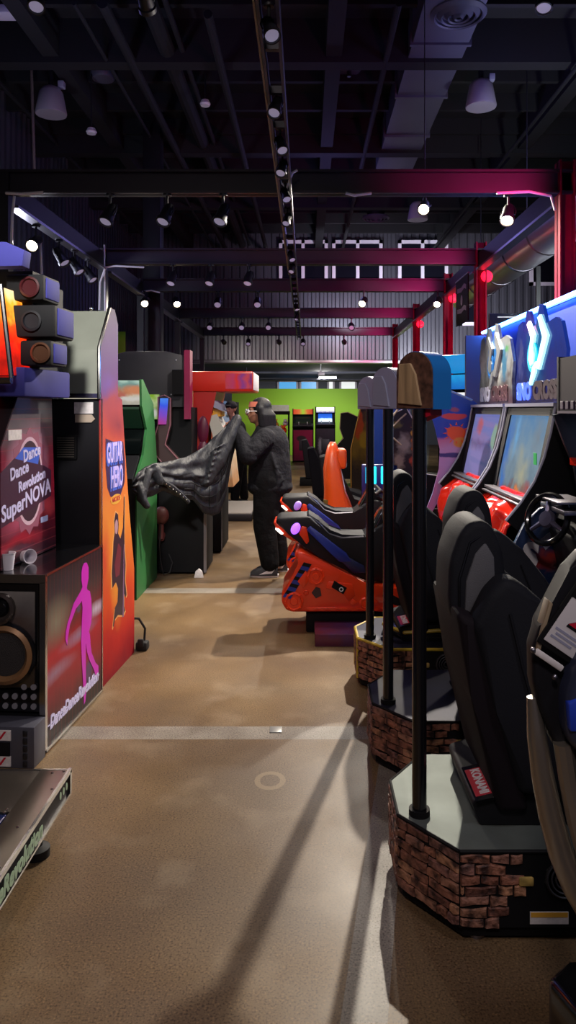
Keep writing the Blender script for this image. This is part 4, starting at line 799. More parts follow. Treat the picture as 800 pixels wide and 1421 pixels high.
b = MB(); c = Vector((-.14, 0, 1.60)); b.ball(c+Vector((.0, 0, .065)), (.105, .1, .08), 16); rotc = Matrix.Rotation(PI+.9, 4, 'Z'); b.ball(Tc(.11, 0, .06), (.075, .075, .012), 14, rotc); b.build('cap', mat('dark_cap', '#2a2a30', .8), pe, smooth=True, remesh=.01)
# ================================================================== RIGHT SIDE
def stones(b, A, B, out, rows, lens, seed, h0=.05, h1=.272):
    r = random.Random(seed); A, B, out = Vector((*A, 0)), Vector((*B, 0)), Vector((*out, 0)).normalized(); L = (B-A).length; d = (B-A)/L; rh = (h1-h0)/rows
    for k in range(rows):
        s = 0; end = L if lens is None else min(L, lens[k])
        s -= r.uniform(0, .03) if k % 2 else 0
        while s < end-.012:
            w = r.uniform(.04, .115); e = min(s+w, end)
            if end-e < .03: e = end
            z0, z1 = h0+rh*k+.0025, h0+rh*(k+1)-.0025
            a, c = A+d*(max(s, 0)+.002), A+d*(e-.002); t = .005+r.uniform(0, .004)
            j = lambda: r.uniform(-.0055, .0055)
            q = [(a, z0+j()), ((a+c)/2, z0+j()), (c, z0+j()), (c, z1+j()), ((a+c)/2, z1+j()), (a, z1+j())]
            vs0 = [b.bm.verts.new(p+Vector((0, 0, z))) for p, z in q]; vs1 = [b.bm.verts.new(p+out*t+(((a+c)/2-p)*.10)+Vector((0, 0, z+((z0+z1)/2-z)*.22))) for p, z in q]
            b.bm.faces.new(vs1)
            for i in range(6): b.bm.faces.new((vs0[i], vs0[(i+1) % 6], vs1[(i+1) % 6], vs1[i]))
            s = e
    return b
def racing_unit(yp, label, dx=0.0, edge='black', top='galv', seed=1, fancy=False):
    t = thing('racing_cabinet', label, 'arcade machine', (.30, yp-.2, 0), 0, 'racing cabinets with stone look platforms')
    pl = [(.16, 0), (0, .2), (0, .42), (.14, .62), (1.02, .62), (1.02, 0)]
    ins = [(.175, .015), (.015, .205), (.015, .415), (.15, .605), (1.0, .605), (1.0, .015)]
    MB().prism(ins, 'z', .015, .06).build('kick_base', M_['black2'], t, smooth=0)
    MB().prism(pl, 'z', .05, .272).build('platform', M_['black2'], t, smooth=0)
    MB().prism(pl, 'z', .272, .28).build('top_plate', M_[top], t, smooth=0, label='galvanised top plate' if top == 'galv' else 'dark top plate')
    b = MB(); lens = [.12, .15, .145, .20, .195, .14, .19][::1]
    stones(b, (.16, 0), (.5, 0), (0, -1), 7, lens, seed); stones(b, (0, .2), (.16, 0), (-.78, -.62), 7, None, seed+1); stones(b, (0, .42), (0, .2), (-1, 0), 7, None, seed+2); stones(b, (.14, .62), (0, .42), (-.8, .57), 7, None, seed+3)
    b.build('stone_cladding', M_['stone'], t, smooth=0, label='brown stone look cladding')
    MB().box(.335, .38, -.011, .0, .178, .205, bev=.005).build('pale_stone', mat('yellow_stone', '#a58a4a', .6, var=.4, vscale=40), t, label='yellowish stone')
    m = M_['yellow'] if edge == 'yellow' else M_['black2']
    b = MB()
    for a, c in zip(pl[:4], pl[1:4]+[None]):
        if c: b.tube([(a[0], a[1], .277), (c[0], c[1], .277)], .009 if edge == 'yellow' else .006, 6)
    b.tube([(.16, 0, .277), (1.02, 0, .277)], .009 if edge == 'yellow' else .006, 6)
    if edge == 'yellow':
        for x, y in pl[:4]: b.tube([(x, y, .05), (x, y, .277)], .009, 6)
        b.tube([(.14, .62, .277), (.5, .62, .277)], .009, 6); b.tube([(.16, .3, .33), (.26, .13, .33), (.6, .1, .36)], .011, 8); b.tube([(.16, .3, .33), (.2, .5, .33), (.5, .55, .33)], .011, 8)
    b.build('edge_frame', m, t, label='yellow edge frame' if edge == 'yellow' else None)
    if edge == 'yellow': MB().prism([(.17, .3), (.27, .14), (.6, .11), (.6, .54), (.21, .49)], 'z', .281, .325, bev=.01).build('seat_plinth', M_['gloss'], t)
    # floor speaker, label, castor
    g = MB().lathe([(.001, .004), (.058, .004), (.062, .0), (.062, -.004)], (.475, -.001, .195), (0, -1, 0), 10).build('speaker_grille', mat('grille_mesh', '#2b2826', .7, bump=1, bscale=350), t)
    b = MB()
    for k in range(4): b.lathe([(.012+.013*k, .004), (.015+.013*k, .0065), (.018+.013*k, .004)], (.475, -.001, .195), (0, -1, 0), 24)
    b.build('grille_rings', M_['grey'], g)
    l = MB().box(.37, .485, -.003, .0, .062, .098).build('data_label', M_['label'], t, smooth=0, label='white and yellow data label'); MB().box(.372, .483, -.004, -.002, .083, .097).build('yellow_band', M_['tyellow'], l, smooth=0)
    for x, y in ((.22, .05), (.95, .05), (.22, .55), (.95, .55)): MB().lathe([(.03, 0), (.03, .01), (.012, .02), (.012, .06)], (x, y, 0)).build('levelling_foot', M_['alu'], t)
    # pole with its arched head
    MB().cyl((.07, .2, .27), (.07, .2, 1.60), .0235, n=20).build('pole', mat('gloss_black_pole', '#101014', .25, coat=.3), t)
    MB().cyl((.07, .2, .27), (.07, .2, .30), .034, n=20).build('pole_collar', M_['black2'], t)
    n = Vector((-.75, -.66, 0)); u = Vector((.66, -.75, 0)); o = Vector((.09, .235, 1.6))+n*.045
    M = Matrix((u.to_4d()*1, Vector((0, 0, 1, 0)), n.to_4d(), (0, 0, 0, 1))).transposed(); M[3] = (0, 0, 0, 1); M.translation = o
    arch = [(-.078, 0), (.078, 0)]+[(.078*math.cos(a), .115+.075*math.sin(a)) for a in [PI*i/14 for i in range(15)]]
    hd = MB().prism(arch, 'z', -.09, 0, M=M).build('arch_head', M_['blue2'] if yp < 3 else M_['lgrey'], t, smooth=40, label='blue arched pole head' if yp < 3 else 'arched pole head with pale light in its colour')  # farther heads: the lavender light on them is put into the colour
    MB().prism([(x*.96, .003+y*.97) for x, y in arch], 'z', 0, .006, M=M).build('brick_face', mat('brown_brick_print', '#5a3c30', .6, var=.6, vscale=45) if yp < 3 else mat('lavender_lit_face', '#9492ac', .5), hd, smooth=0)
    MB().prism([(-.062, .02), (.035, .012), (.012, .115), (-.01, .15), (-.058, .15)], 'z', .004, .014, M=M, bev=.002).build('wood_board', M_['wood'] if yp < 3 else M_['lgrey'], hd, smooth=0)
    if yp < 3: MB().prism([(-.02, -.045), (.055, -.02), (.055, 0), (-.02, 0)], 'z', -.07, -.01, M=M).build('red_tag', M_['redprint'], hd, smooth=0)
    # bucket seat
    X = Matrix.Translation((dx, 0, 0))
    MB().prism([(.25, .28), (.225, .35), (.235, .366), (.37, .397), (.42, .46), (.75, .46), (.78, .28)], 'y', .13, .53, bev=.012, M=X).build('seat_base', M_['black'], t)
    Mk = frame(Vector((.268+dx, .215, .3795)), (0, -1, 0), (.975, 0, .224))
    kb = MB().box(-.11, .11, -.036, .036, -.006, .0005, M=Mk).build('badge_plate', M_['gloss'], t, smooth=0)
    MB().box(-.085, .085, -.03, .03, -.002, .0015, M=Mk).build('badge', M_['redprint'], kb, smooth=0); text('lettering', 'KONAMI', .042, M_['white'], kb, Mk @ Matrix.Translation((0, 0, .002)), bold=.0012, ext=.0008, sx=.95)
    MB().prism([(.17, .97), (.215, .7), (.30, .34), (.40, .34), (.34, .62), (.26, .93)], 'y', .09, .57, bev=.025, seg=3, M=X).build('seat_shell', M_['seatshell'], t)
    MB().prism([(.215, .93), (.29, .66), (.36, .40), (.64, .40), (.68, .52), (.64, .70), (.56, .86), (.45, .99), (.38, 1.055), (.32, 1.085), (.265, 1.03)], 'y', .07, .19, bev=.04, seg=3, M=X).build('side_bolster', M_['vinyl'], t); MB().prism([(.215, .93), (.29, .66), (.36, .40), (.64, .40), (.68, .52), (.64, .70), (.56, .86), (.45, .99), (.38, 1.055), (.32, 1.085), (.265, 1.03)], 'y', .47, .59, bev=.04, seg=3, M=X).build('side_bolster', M_['vinyl'], t)
    MB().prism([(.24, .97), (.30, .68), (.38, .40), (.52, .40), (.45, .68), (.38, .97)], 'y', .17, .49, bev=.03, seg=3, M=X).build('backrest', M_['vinyl'], t)
    b = MB()
    for yy in (.066,): b.tube([(.33+dx, yy, .97), (.37+dx, yy-.002, .80), (.42+dx, yy-.002, .62), (.45+dx, yy, .45)], .005, 6); b.tube([(.44+dx, yy, .93), (.50+dx, yy-.002, .78), (.54+dx, yy-.002, .62), (.55+dx, yy, .46)], .004, 6)
    b.build('seam_piping', M_['vinyl'], t)
    hp_ = [(.165, .96), (.17, 1.10), (.205, 1.20), (.25, 1.24), (.305, 1.23), (.345, 1.15), (.36, 1.02), (.34, .93), (.28, .88), (.19, .88)]
    hd = MB().prism(hp_, 'y', .20, .47, bev=.035, seg=4, M=X).build('headrest', M_['vinyl'], t)
    MB().prism([(.215, .93), (.22, 1.04), (.25, 1.13), (.285, 1.17), (.315, 1.12), (.32, 1.0), (.27, .93)], 'y', .192, .23, bev=.012, M=X).build('cloth_insert', M_['vinyl2'], hd, label='grey cloth insert')
    MB().tube([(.2+dx, .198, .9), (.2+dx, .196, 1.05), (.235+dx, .198, 1.165), (.285+dx, .205, 1.195)], .004, 6).build('piping', M_['gloss'], hd)
    MB().box(.42, 1.0, .11, .55, .44, .56, bev=.045, seg=3, M=X).build('seat_cushion', M_['vinyl'], t)
    # front: fairing, dash, wheel, monitor hood
    MB().box(1.02, 1.75, .03, .60, .02, .5).build('front_base', M_['black2'], t, smooth=0)
    MB().prism([(1.30, .5), (1.22, .86), (1.28, .98), (1.75, 1.0), (1.75, .5)], 'y', .05, .56, bev=.01).build('dash', M_['black'], t)
    fa = art('dash_side_print_%d' % seed, [(0, '#16233f'), (1, '#122c58')], 'z', .3, 1.1, [((1.22, .56, .66), (.13, 1, .08), '#8a2a26', .6), ((1.05, .56, .55), (.08, 1, .05), '#a03a26', .5), ((1.36, .56, .6), (.14, 1, .12), '#2b2a2c', .6), ((1.3, .56, .56), (.05, 1, .04), '#8d8d86', .6), ((1.44, .56, .5), (.1, 1, .06), '#5a2a38', .7)], noise=(18, .3), warp=.12, rough=.3, coat=.4)
    ff = MB().prism([(.99, .42), (.975, .58), (1.0, .74), (1.07, .88), (1.17, .98), (1.30, 1.03), (1.75, 1.03), (1.75, .3), (1.1, .3)], 'y', .56, .60, bev=.004).build('side_fairing', fa, t, label='dark blue printed fairing')
    text('letter', 'S', .20, M_['white'], ff, frame((1.105, .557, .68), (1, 0, -.12), (.12, 0, 1)), bold=.012)
    MB().prism([(1.16, .78), (1.24, .84), (1.27, .78), (1.2, .72)], 'y', .553, .558).build('grey_mark', M_['lgrey'], ff, smooth=0)
    b = MB().tube([(1.0, .53, .60), (1.06, .51, .55), (1.2, .5, .5), (1.3, .5, .45)], .011, 8).tube([(1.08, .53, .47), (1.18, .5, .43), (1.27, .5, .38)], .011, 8); b.build('tan_rail', mat('tan_rail', '#a08458', .45), ff)
    b = MB(); 
    for q in range(9): b.cyl((1.25+.025*(q % 3), .5, .52+.03*(q//3)), (1.27+.03*(q % 3), .46, .53+.035*(q//3)), .011, n=8)
    b.build('pedal_gear', M_['alu'], ff)
    wn_ = Vector((-.82, -.5, .28)).normalized(); wc = Vector((1.13, .31, .95))
    MB().cyl(wc, wc-wn_*.16, .025, n=12).build('steering_column', M_['black2'], t)
    wu = wn_.orthogonal().normalized(); wv = wn_.cross(wu)
    wh = MB().tube([wc+(wu*math.cos(a)+wv*math.sin(a))*.145 for a in [2*PI*k/32 for k in range(32)]], .019, 10, closed=True).build('steering_wheel', M_['gloss'], t)
    b = MB()
    for a in (.4, 2.5, 4.6): b.cap(wc, wc+(wu*math.cos(a)+wv*math.sin(a))*.13, .02, .012, 8)
    b.lathe([(.001, .02), (.045, .018), (.055, .0), (.05, -.02)], wc, wn_, 20); b.build('spokes', mat('wheel_spokes', '#6a6478', .35, .6), wh)
    tp = [(1.29, 1.93), (1.29, 1.57), (1.26, 1.565), (1.33, 1.38), (1.39, 1.24), (1.42, 1.03), (1.78, 1.0), (1.78, 1.93)]
    for y0 in (.0, .58): MB().prism(tp, 'y', y0, y0+.03).build('hood_side', mat('dark_plum_panel', '#1d1622', .35), t, smooth=0)
    MB().prism([(1.295, 1.92), (1.295, 1.58), (1.55, 1.55), (1.47, 1.05), (1.74, 1.02), (1.74, 1.92)], 'y', .03, .58).build('monitor_hood', mat('plum_hood', '#2a1f2c', .6, spec=.2), t, smooth=0)
    MB().prism([(1.43, 1.06), (1.51, 1.52), (1.53, 1.52), (1.45, 1.05)], 'y', .07, .54).build('screen', art('race_screen_%d' % seed, [(0, '#303848'), (.5, '#607090'), (1, '#90a0c0')], 'z', 1, 1.5, emit=.7), t, smooth=0)
    b = MB()
    for k in range(6): b.box(1.286, 1.296, .04+.09*k, .09+.09*k, 1.60, 1.65, bev=.003)
    b.box(1.288, 1.296, .0, .6, 1.575, 1.59); b.build('castle_trim', mat('mauve_trim', '#5a4a60', .5), t, smooth=0)
    MB().box(1.36, 1.42, .03, .58, 1.25, 1.30, bev=.004).build('red_trim', M_['redg'], t); b = MB().box(1.15, 1.32, .08, .5, 1.0, 1.03, bev=.006).box(1.12, 1.32, .1, .5, 1.06, 1.075, bev=.004); b.build('silver_sill', M_['alu'], t)
    return t
racing_unit(2.42, 'nearest racing cabinet, grey metal platform with stone cladding and black bucket seat', 0, 'black', 'galv', 11)
racing_unit(3.34, 'middle racing cabinet, dark platform with stone cladding, seat pushed forward', .19, 'black', 'deck', 23)
racing_unit(4.29, 'farthest racing cabinet, platform edged with yellow strips', 0, 'yellow', 'deck', 37)

# ---- snowmobile machines
def sled_unit(yc, label, lit):
    t = thing('snowmobile_cabinet', label, 'arcade machine', (0, yc, 0), 0, 'snowmobile cabinets')
    MB().box(.0, 1.3, -.2, .24, 0, .15, bev=.012).build('platform', M_['black2'], t)
    MB().box(.06, 1.2, -.52, -.2, .0, .085, bev=.006).build('step', art('step_plate', [(0, '#5a2030'), (.5, '#3a2a60'), (1, '#7a2a28')], 'x', .05, .9, noise=(14, .3), rough=.35), t, label='red and violet step plate')
    op = [(-.10, .159), (.798, .159), (.81, .20), (.80, .29), (.736, .329), (.427, .344), (-.0, .575), (-.05, .60), (-.085, .575), (-.075, .54), (-.035, .50), (-.172, .30), (-.175, .23), (-.145, .175)]
    MB().prism(op, 'y', -.25, .25, bev=.022, seg=3).build('chassis', M_['orange'], t, label='orange chassis')
    yn = -.252
    def disc(cx, cz, r, nm='gear_boss', m=M_['orange']):
        b = MB(); b.lathe([(r, 0), (r, .008), (r*.8, .012), (r*.72, .004), (r*.42, .004), (r*.36, .012), (.001, .012)], (cx, yn+.002, cz), (0, -1, 0), 20)
        for k in range(8): a = 2*PI*k/8; b.ball((cx+r*.9*math.cos(a), yn-.004, cz+r*.9*math.sin(a)), r*.14, 6)
        b.build(nm, m, t)
    disc(-.085, .235, .068); disc(.07, .415, .062); disc(.42, .225, .04); disc(-.0, .30, .02)
    b = MB()
    for x in range(9): b.prism([(.02+.075*x, .172), (.06+.075*x, .172), (.075+.075*x, .19), (.005+.075*x, .19)], 'y', yn-.006, yn+.004)
    for p in ([(.16, .38), (.33, .36), (.35, .28), (.30, .24), (.25, .31), (.14, .33)], [(.33, .2), (.37, .23), (.33, .26), (.31, .23)], [(.47, .2), (.51, .23), (.47, .26), (.45, .23)], [(-.02, .33), (.02, .38), (.0, .46), (-.06, .38)]): MB().prism(p, 'y', yn-.008, yn+.004, bev=.003).build('raised_plate', M_['orange'], t)
    b.build('raised_teeth', M_['orange'], t)
    MB().prism([(.18, .34), (.265, .29), (.29, .335), (.20, .385)], 'y', yn-.012, yn+.004).build('badge_plate', M_['black2'], t, smooth=0)
    MB().lathe([(.016, 0), (.016, .004), (.01, .004), (.01, 0)], (.25, yn-.011, .325), (0, -1, 0), 16).build('badge_ring', M_['white'], t)
    MB().prism([(.04, .30), (.07, .34), (.10, .33), (.11, .28), (.07, .26)], 'y', yn-.008, yn+.004).build('dark_mark', M_['brown'], t, smooth=0)
    MB().prism([(.54, .28), (.62, .28), (.73, .22), (.70, .205), (.63, .21)], 'y', yn-.006, yn+.004).build('slot', M_['black2'], t, smooth=0)
    b = MB()
    A, B = Vector((-.165, 0, .27)), Vector((-.015, 0, .515)); n = 5
    for k in range(n):
        p = A+(B-A)*(k/n); q = A+(B-A)*((k+.52)/n); o = Vector((.055, 0, -.035)); s = Vector((.0, 0, .05))
        b.prism([(v.x, v.z) for v in (p, q, q+o+s*.4, p+o+s*.4)], 'y', yn-.006, yn+.004)
    b.build('blue_bars', M_['blue'], t, smooth=0, label='blue stripe bars'); b = MB()
    for k in range(n):
        p = A+(B-A)*((k+.52)/n); q = A+(B-A)*((k+1)/n); o = Vector((.055, 0, -.015)); b.prism([(v.x, v.z) for v in (p, q, q+o, p+o)], 'y', yn-.006, yn+.004)
    b.build('black_bars', M_['black2'], t, smooth=0)
    bp = [(-.225, .785), (-.20, .815), (.03, .825), (.108, .745), (.16, .68), (.25, .645), (.43, .655), (.50, .74), (.60, .80), (.74, .76), (.82, .60), (.80, .34), (.427, .36), (.10, .53), (-.03, .62), (-.13, .70)]
    MB().prism(bp, 'y', -.16, .16, bev=.035, seg=3).build('sled_body', M_['black'], t)
    MB().prism([(-.0, .815), (.08, .76), (.15, .69), (.25, .655), (.43, .665), (.43, .69), (.26, .68), (.17, .715), (.10, .79), (.02, .84)], 'y', -.12, .12, bev=.01).build('seat', M_['vinyl'], t)
    for y in (-.125, .125): MB().tube([(.02, y, .83), (.10, y, .765), (.165, y, .695), (.26, y, .664), (.42, y, .672)], .009, 6).build('seat_trim', M_['alu'], t, label='silver seat trim')
    for y in (-.165, .165):
        s = -1 if y < 0 else 1
        MB().prism([(.0, .73), (.03, .76), (.29, .565), (.33, .50), (.24, .50), (.18, .56)], 'y', y-.012, y+.012, bev=.006).build('blue_panel', M_['blue'], t, label='blue side panel')
        MB().prism([(.29, .545), (.42, .47), (.43, .42), (.34, .42), (.25, .51)], 'y', y-.01, y+.01, bev=.005).build('lower_panel', mat('navy_panel', '#18204a', .35), t)
        MB().prism([(-.05, .70), (-.03, .76), (.005, .75), (.025, .65), (.005, .625)], 'y', y-.014, y+.014, bev=.008).build('side_lamp', M_['orange'], t, label='red orange side lamp')
        MB().ball((-.075, y+s*.004, .74), (.032, .014, .045), 12, Matrix.Rotation(.5, 4, 'Y')).build('tail_lamp', mat('violet_lamp', '#c8a8ff', .3, 0, '#9a50ff', 1.6 if lit else .25), t, label='glowing violet lamp')
    MB().prism([(-.24, .78), (-.215, .79), (-.12, .705), (-.05, .64), (-.10, .645), (-.20, .71)], 'y', -.15, .15, bev=.015).build('tail_shell', M_['orange'], t, label='orange tail shell')
    MB().prism([(-.225, .735), (-.20, .74), (-.16, .70), (-.18, .695)], 'y', -.165, .165, bev=.006).build('rear_lamp', mat('white_lamp', '#ffffff', .3, 0, '#ffe8e0', 2.5), t)
    MB().prism([(.47, .70), (.55, .86), (.62, .90), (.72, .80), (.72, .74)], 'y', -.14, .14, bev=.03, seg=3).build('windscreen', M_['gloss'], t)
    b = MB().tube([(.60, -.33, .86), (.66, -.2, .88), (.70, 0, .84), (.66, .2, .88), (.60, .33, .86)], .013, 8).build('handlebar', M_['black2'], t)
    MB().box(.80, 1.33, -.45, .5, .15, .42, bev=.02).build('front_block', M_['black2'], t)
    # red glossy front shell
    def shell(u, v):
        y = -.55+1.14*u; x = 1.60-.28*v-.10*math.sin(PI*v)**2; z = 1.0-.55*v**1.3
        x -= .06*math.sin(PI*u)+.03*math.cos(u*6*PI)*math.sin(PI*v); z -= .06*(2*u-1)**2*v
        h = math.exp(-((u-.3)**2/.012+(v-.55)**2/.05))+math.exp(-((u-.7)**2/.012+(v-.55)**2/.05)); x += .09*h
        r = .02*math.exp(-((v-.25-.3*abs(u-.5))**2)/.003); return Vector((x-r, y, z))
    MB().grid(shell, 48, 30).build('front_shell', M_['redg'], t, solid=.015, smooth=True, label='glossy red front shell')
    MB().prism([(1.62, 1.0), (1.40, .6), (1.40, .15), (1.95, .15), (1.95, 1.0)], 'y', -.52, .56).build('cabinet_body', M_['black2'], t, smooth=0)
    # monitor
    for y0 in (-.60, .60):
        cv = [(1.66, 1.62), (1.63, 1.45), (1.585, 1.28), (1.52, 1.12), (1.43, .98), (1.33, .86)]
        sp = MB().prism(cv+[(1.40, .80), (1.95, .80), (1.95, 1.62)], 'y', y0-.015, y0+.015).build('divider', M_['black2'], t, smooth=0)
        MB().tube([(x-.003, y0, z) for x, z in cv], .012, 8).build('divider_edge', M_['lgrey'], sp)
    nm = 'lit' if lit else 'far'
    if lit: sa = art('snow_screen', [(0, '#7a4a40'), (.15, '#6a8090'), (.5, '#7f98a8'), (1, '#5a86b0')], 'z', .98, 1.56, [((1.6, .42, 1.3), (1, .14, .35), '#2a6ac0', 1), ((1.6, .22, 1.4), (1, .07, .2), '#6fa8d8', 1), ((1.6, -.08, 1.12), (1, .2, .16), '#a8a890', .8), ((1.6, -.0, 1.25), (1, .12, .12), '#98a098', 1), ((1.6, -.3, 1.4), (1, .15, .2), '#7a8894', 1), ((1.6, -.28, 1.02), (1, .12, .08), '#a0504a', .8), ((1.6, -.06, 1.0), (1, .1, .025), '#e08040', .6), ((1.6, -.06, .985), (1, .05, .015), '#ffd870', .6), ((1.6, .38, 1.05), (1, .1, .1), '#3a7ac8', 1)], noise=(9, .3), warp=.2, emit=.85)
    else: sa = art('dusk_screen', [(0, '#8a84c0'), (.4, '#8c88c4'), (.52, '#6468a0'), (.6, '#8484c0'), (1, '#7c84c8')], 'z', .98, 1.56, [((1.6, .2, 1.44), (1, .14, .10), '#c06a78', .6), ((1.6, -.25, 1.1), (1, .2, .26), '#4a5480', .25), ((1.6, -.42, 1.36), (1, .14, .12), '#98b8a0', .3)], noise=(8, .1), warp=.12, emit=.68)
    def sq(x0, z0, x1, z1, y0, y1, th, nm2, m, **k): return MB().prism([(x0, z0), (x1, z1), (x1+th, z1), (x0+th, z0)], 'y', y0, y1).build(nm2, m, t, smooth=0, **k)
    sq(1.545, .985, 1.665, 1.555, -.48, .48, .02, 'screen', sa, label='lit game screen')
    b = MB()
    for y0, y1, za, zb in ((-.58, -.48, .94, 1.62), (.48, .58, .94, 1.62), (-.58, .58, 1.555, 1.62), (-.58, .58, .94, .985)):
        f = lambda z: 1.535+(z-.94)*.21
        b.prism([(f(za)-.012, za), (f(zb)-.012, zb), (f(zb)+.06, zb), (f(za)+.06, za)], 'y', y0, y1)
    b.build('bezel', M_['black'], t, smooth=0)
    b = MB().box(1.46, 1.54, -.56, .56, .965, .985, bev=.004).box(1.44, 1.5, -.56, .56, .94, .955, bev=.004); b.build('silver_sill', M_['alu'], t)
    MB().box(1.64, 1.96, -.6, .6, 1.62, 1.645).build('shelf', M_['lgrey'], t, smooth=0)
    MB().box(1.80, 1.96, -.58, .58, 1.0, 1.62).build('monitor_box', M_['black2'], t, smooth=0)
    if lit: MB().box(1.60, 1.606, -.46, -.40, 1.22, 1.30, M=Matrix.Translation((-.03, 0, 0))).build('card', mat('green_card', '#1a9a4a', .5, 0, '#20a050', .3), t, smooth=0, label='small green card')
    # die-cut header board
    hp2 = [(-.58, 1.65), (.58, 1.65), (.60, 1.80), (.55, 1.95), (.60, 2.10), (.52, 2.28), (.42, 2.30), (.36, 2.20), (.30, 2.37), (.22, 2.36), (.14, 2.22), (.06, 2.24), (-.02, 2.38), (-.10, 2.36), (-.18, 2.22), (-.38, 2.24), (-.5, 2.20), (-.60, 2.0), (-.56, 1.85)]
    if lit: ha_ = art('blue_lit_header_print', [(0, '#3a2a50'), (.3, '#2a3a9a'), (1, '#1a4ad0')], 'z', 1.65, 2.35, [((1.7, .05, 2.05), (1, .3, .3), '#0a90d8', .8), ((1.7, -.3, 1.9), (1, .2, .15), '#3a3aa0', .8), ((1.7, .45, 2.0), (1, .08, .2), '#6a70c0', .6)], noise=(11, .3), warp=.2, rough=.3, emit=.5)  # blue LED light on this header is put into its colour and glow
    else: ha_ = art('silver_header_print', [(0, '#4a3438'), (.25, '#5a5658'), (.6, '#8d9296'), (1, '#70757c')], 'z', 1.65, 2.35, [((1.7, .1, 2.08), (1, .16, .26), '#1f6ab0', .35), ((1.7, .45, 2.0), (1, .12, .2), '#b8bab8', .6), ((1.7, -.3, 2.0), (1, .14, .2), '#3a6a8a', .5), ((1.7, -.15, 1.95), (1, .1, .14), '#a8aaa8', .6), ((1.7, -.4, 2.12), (1, .06, .06), '#3a8a4a', .5)], noise=(13, .55), warp=.25, rough=.28)
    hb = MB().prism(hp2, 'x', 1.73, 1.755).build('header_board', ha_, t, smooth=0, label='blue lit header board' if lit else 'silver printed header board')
    u, v = (0, -1, 0), (0, 0, 1)
    text('lettering', 'SNO', .17, mat('sno_letters', '#c8c8e0', .4) if not lit else mat('sno_letters_blue_lit', '#3a5ae0', .4, 0, '#4a70ff', .8), hb, frame((1.727, .36, 1.735), u, v), bold=.012, sx=1.05, ext=.004)  # near letters carry the same blue light as a glow of their own
    text('lettering', 'CROSS', .17, mat('cross_letters', '#3a2530' if lit else '#4a2a32', .4), hb, frame((1.727, -.16, 1.735), u, v), bold=.012, sx=1.05, ext=.004)
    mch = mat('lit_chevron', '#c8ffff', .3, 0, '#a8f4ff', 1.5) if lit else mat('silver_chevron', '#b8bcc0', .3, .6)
    for pts in [[(.1+(yy_-.1)*.82, 2.0+(zz_-2.0)*.78) for yy_, zz_ in pp_] for pp_ in ([(.27, 2.33), (.20, 2.36), (.03, 2.20), (.12, 2.02), (.20, 2.06), (.14, 2.19)], [(-.05, 2.36), (-.12, 2.38), (-.34, 2.16), (-.10, 1.86), (.0, 1.88), (-.20, 2.16)], [(.0, 1.95), (.10, 1.90), (.20, 1.74), (.16, 1.72), (.02, 1.84)])]:
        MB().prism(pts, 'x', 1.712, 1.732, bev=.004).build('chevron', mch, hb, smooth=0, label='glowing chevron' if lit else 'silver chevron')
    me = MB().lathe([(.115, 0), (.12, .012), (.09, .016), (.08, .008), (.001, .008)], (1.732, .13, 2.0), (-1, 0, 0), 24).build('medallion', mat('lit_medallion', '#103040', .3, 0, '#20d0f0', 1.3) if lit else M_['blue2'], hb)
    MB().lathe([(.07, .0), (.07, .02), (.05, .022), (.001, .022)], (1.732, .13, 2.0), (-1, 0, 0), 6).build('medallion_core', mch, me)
    return t
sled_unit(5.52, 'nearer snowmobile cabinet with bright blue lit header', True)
sled_unit(6.79, 'farther snowmobile cabinet with silver printed header', False)
# end board, shaped like a leaning board with a sunset picture
eb = thing('end_board', 'blue and pink sunset printed end board of the snowmobile bank', 'display board', (1.25, 7.46, 0))
ba = art('sunset_board', [(0, '#b07ab8'), (.3, '#b890d0'), (.46, '#c090c8'), (.53, '#c070a0'), (.56, '#2a3ab8'), (1, '#2858c8')], 'z', .7, 1.82, [((.26, 0, 1.36), (.105, 1, .085), '#e8562a', .15), ((.30, 0, 1.27), (.09, 1, .06), '#d88a3a', .3), ((.24, 0, 1.53), (.14, 1, .035), '#d84a50', .2), ((.2, 0, 1.14), (.3, 1, .028), '#463a80', .4), ((.24, 0, 1.6), (.06, 1, .03), '#a05a80', .4), ((.16, 0, .86), (.1, 1, .06), '#c8c0ec', .8)], noise=(7, .03), warp=.05, rough=.3, coat=.3)
bo = [(-.02, .50), (.10, .72), (.28, .85), (.40, 1.05), (.44, 1.35), (.47, 1.66), (.42, 1.69), (.14, 1.81), (.05, 1.79), (.0, 1.70), (-.01, 1.60), (.05, 1.40), (.10, 1.2), (.09, 1.0), (.02, .75), (-.06, .55)]
bb = MB().prism(bo, 'y', -.012, .012, bev=.003).build('board', ba, eb, smooth=0)
MB().tube([(.0, -.01, 1.60), (.0, -.012, 1.70), (.05, -.012, 1.79), (.14, -.012, 1.81), (.42, -.012, 1.69)], .011, 8).build('edge', mat('pale_blue_edge', '#8fb0e8', .4), eb)
b = MB()
for k in range(12):
    a = 2*PI*k/12; b.prism([(.26+.10*math.cos(a-.1), 1.36+.082*math.sin(a-.1)), (.26+.10*math.cos(a+.1), 1.36+.082*math.sin(a+.1)), (.26+.14*math.cos(a), 1.36+.115*math.sin(a))], 'y', -.0145, -.012)
b.build('sun_rays', M_['orange2'], eb, smooth=0)
MB().box(-.02, .5, .0, .06, .0, .6, bev=.01).build('stand', M_['black2'], eb)
# LED topped back wall of the bank
lb = thing('led_backboard', 'long blue board with a bright blue LED tube along its top edge', 'light board', (2.0, 5.0, 0))
MB().box(0, .05, -.1, 3.25, .0, 2.43).build('board', mat('cobalt_board', '#1a3fae', .5), lb, smooth=0)
MB().cyl((-.035, -.1, 2.45), (-.035, 3.25, 2.45), .016, n=10).build('led_tube', M_['blueled'], lb, label='bright blue LED tube')
MB().box(-.01, .055, -.1, 3.25, 2.43, 2.445).build('cap_rail', M_['alu'], lb, smooth=0)
MB().box(-.22, .05, 3.25, 3.31, .0, 2.42).build('end_panel', mat('lavender_panel', '#6f6c86', .6), lb, smooth=0)
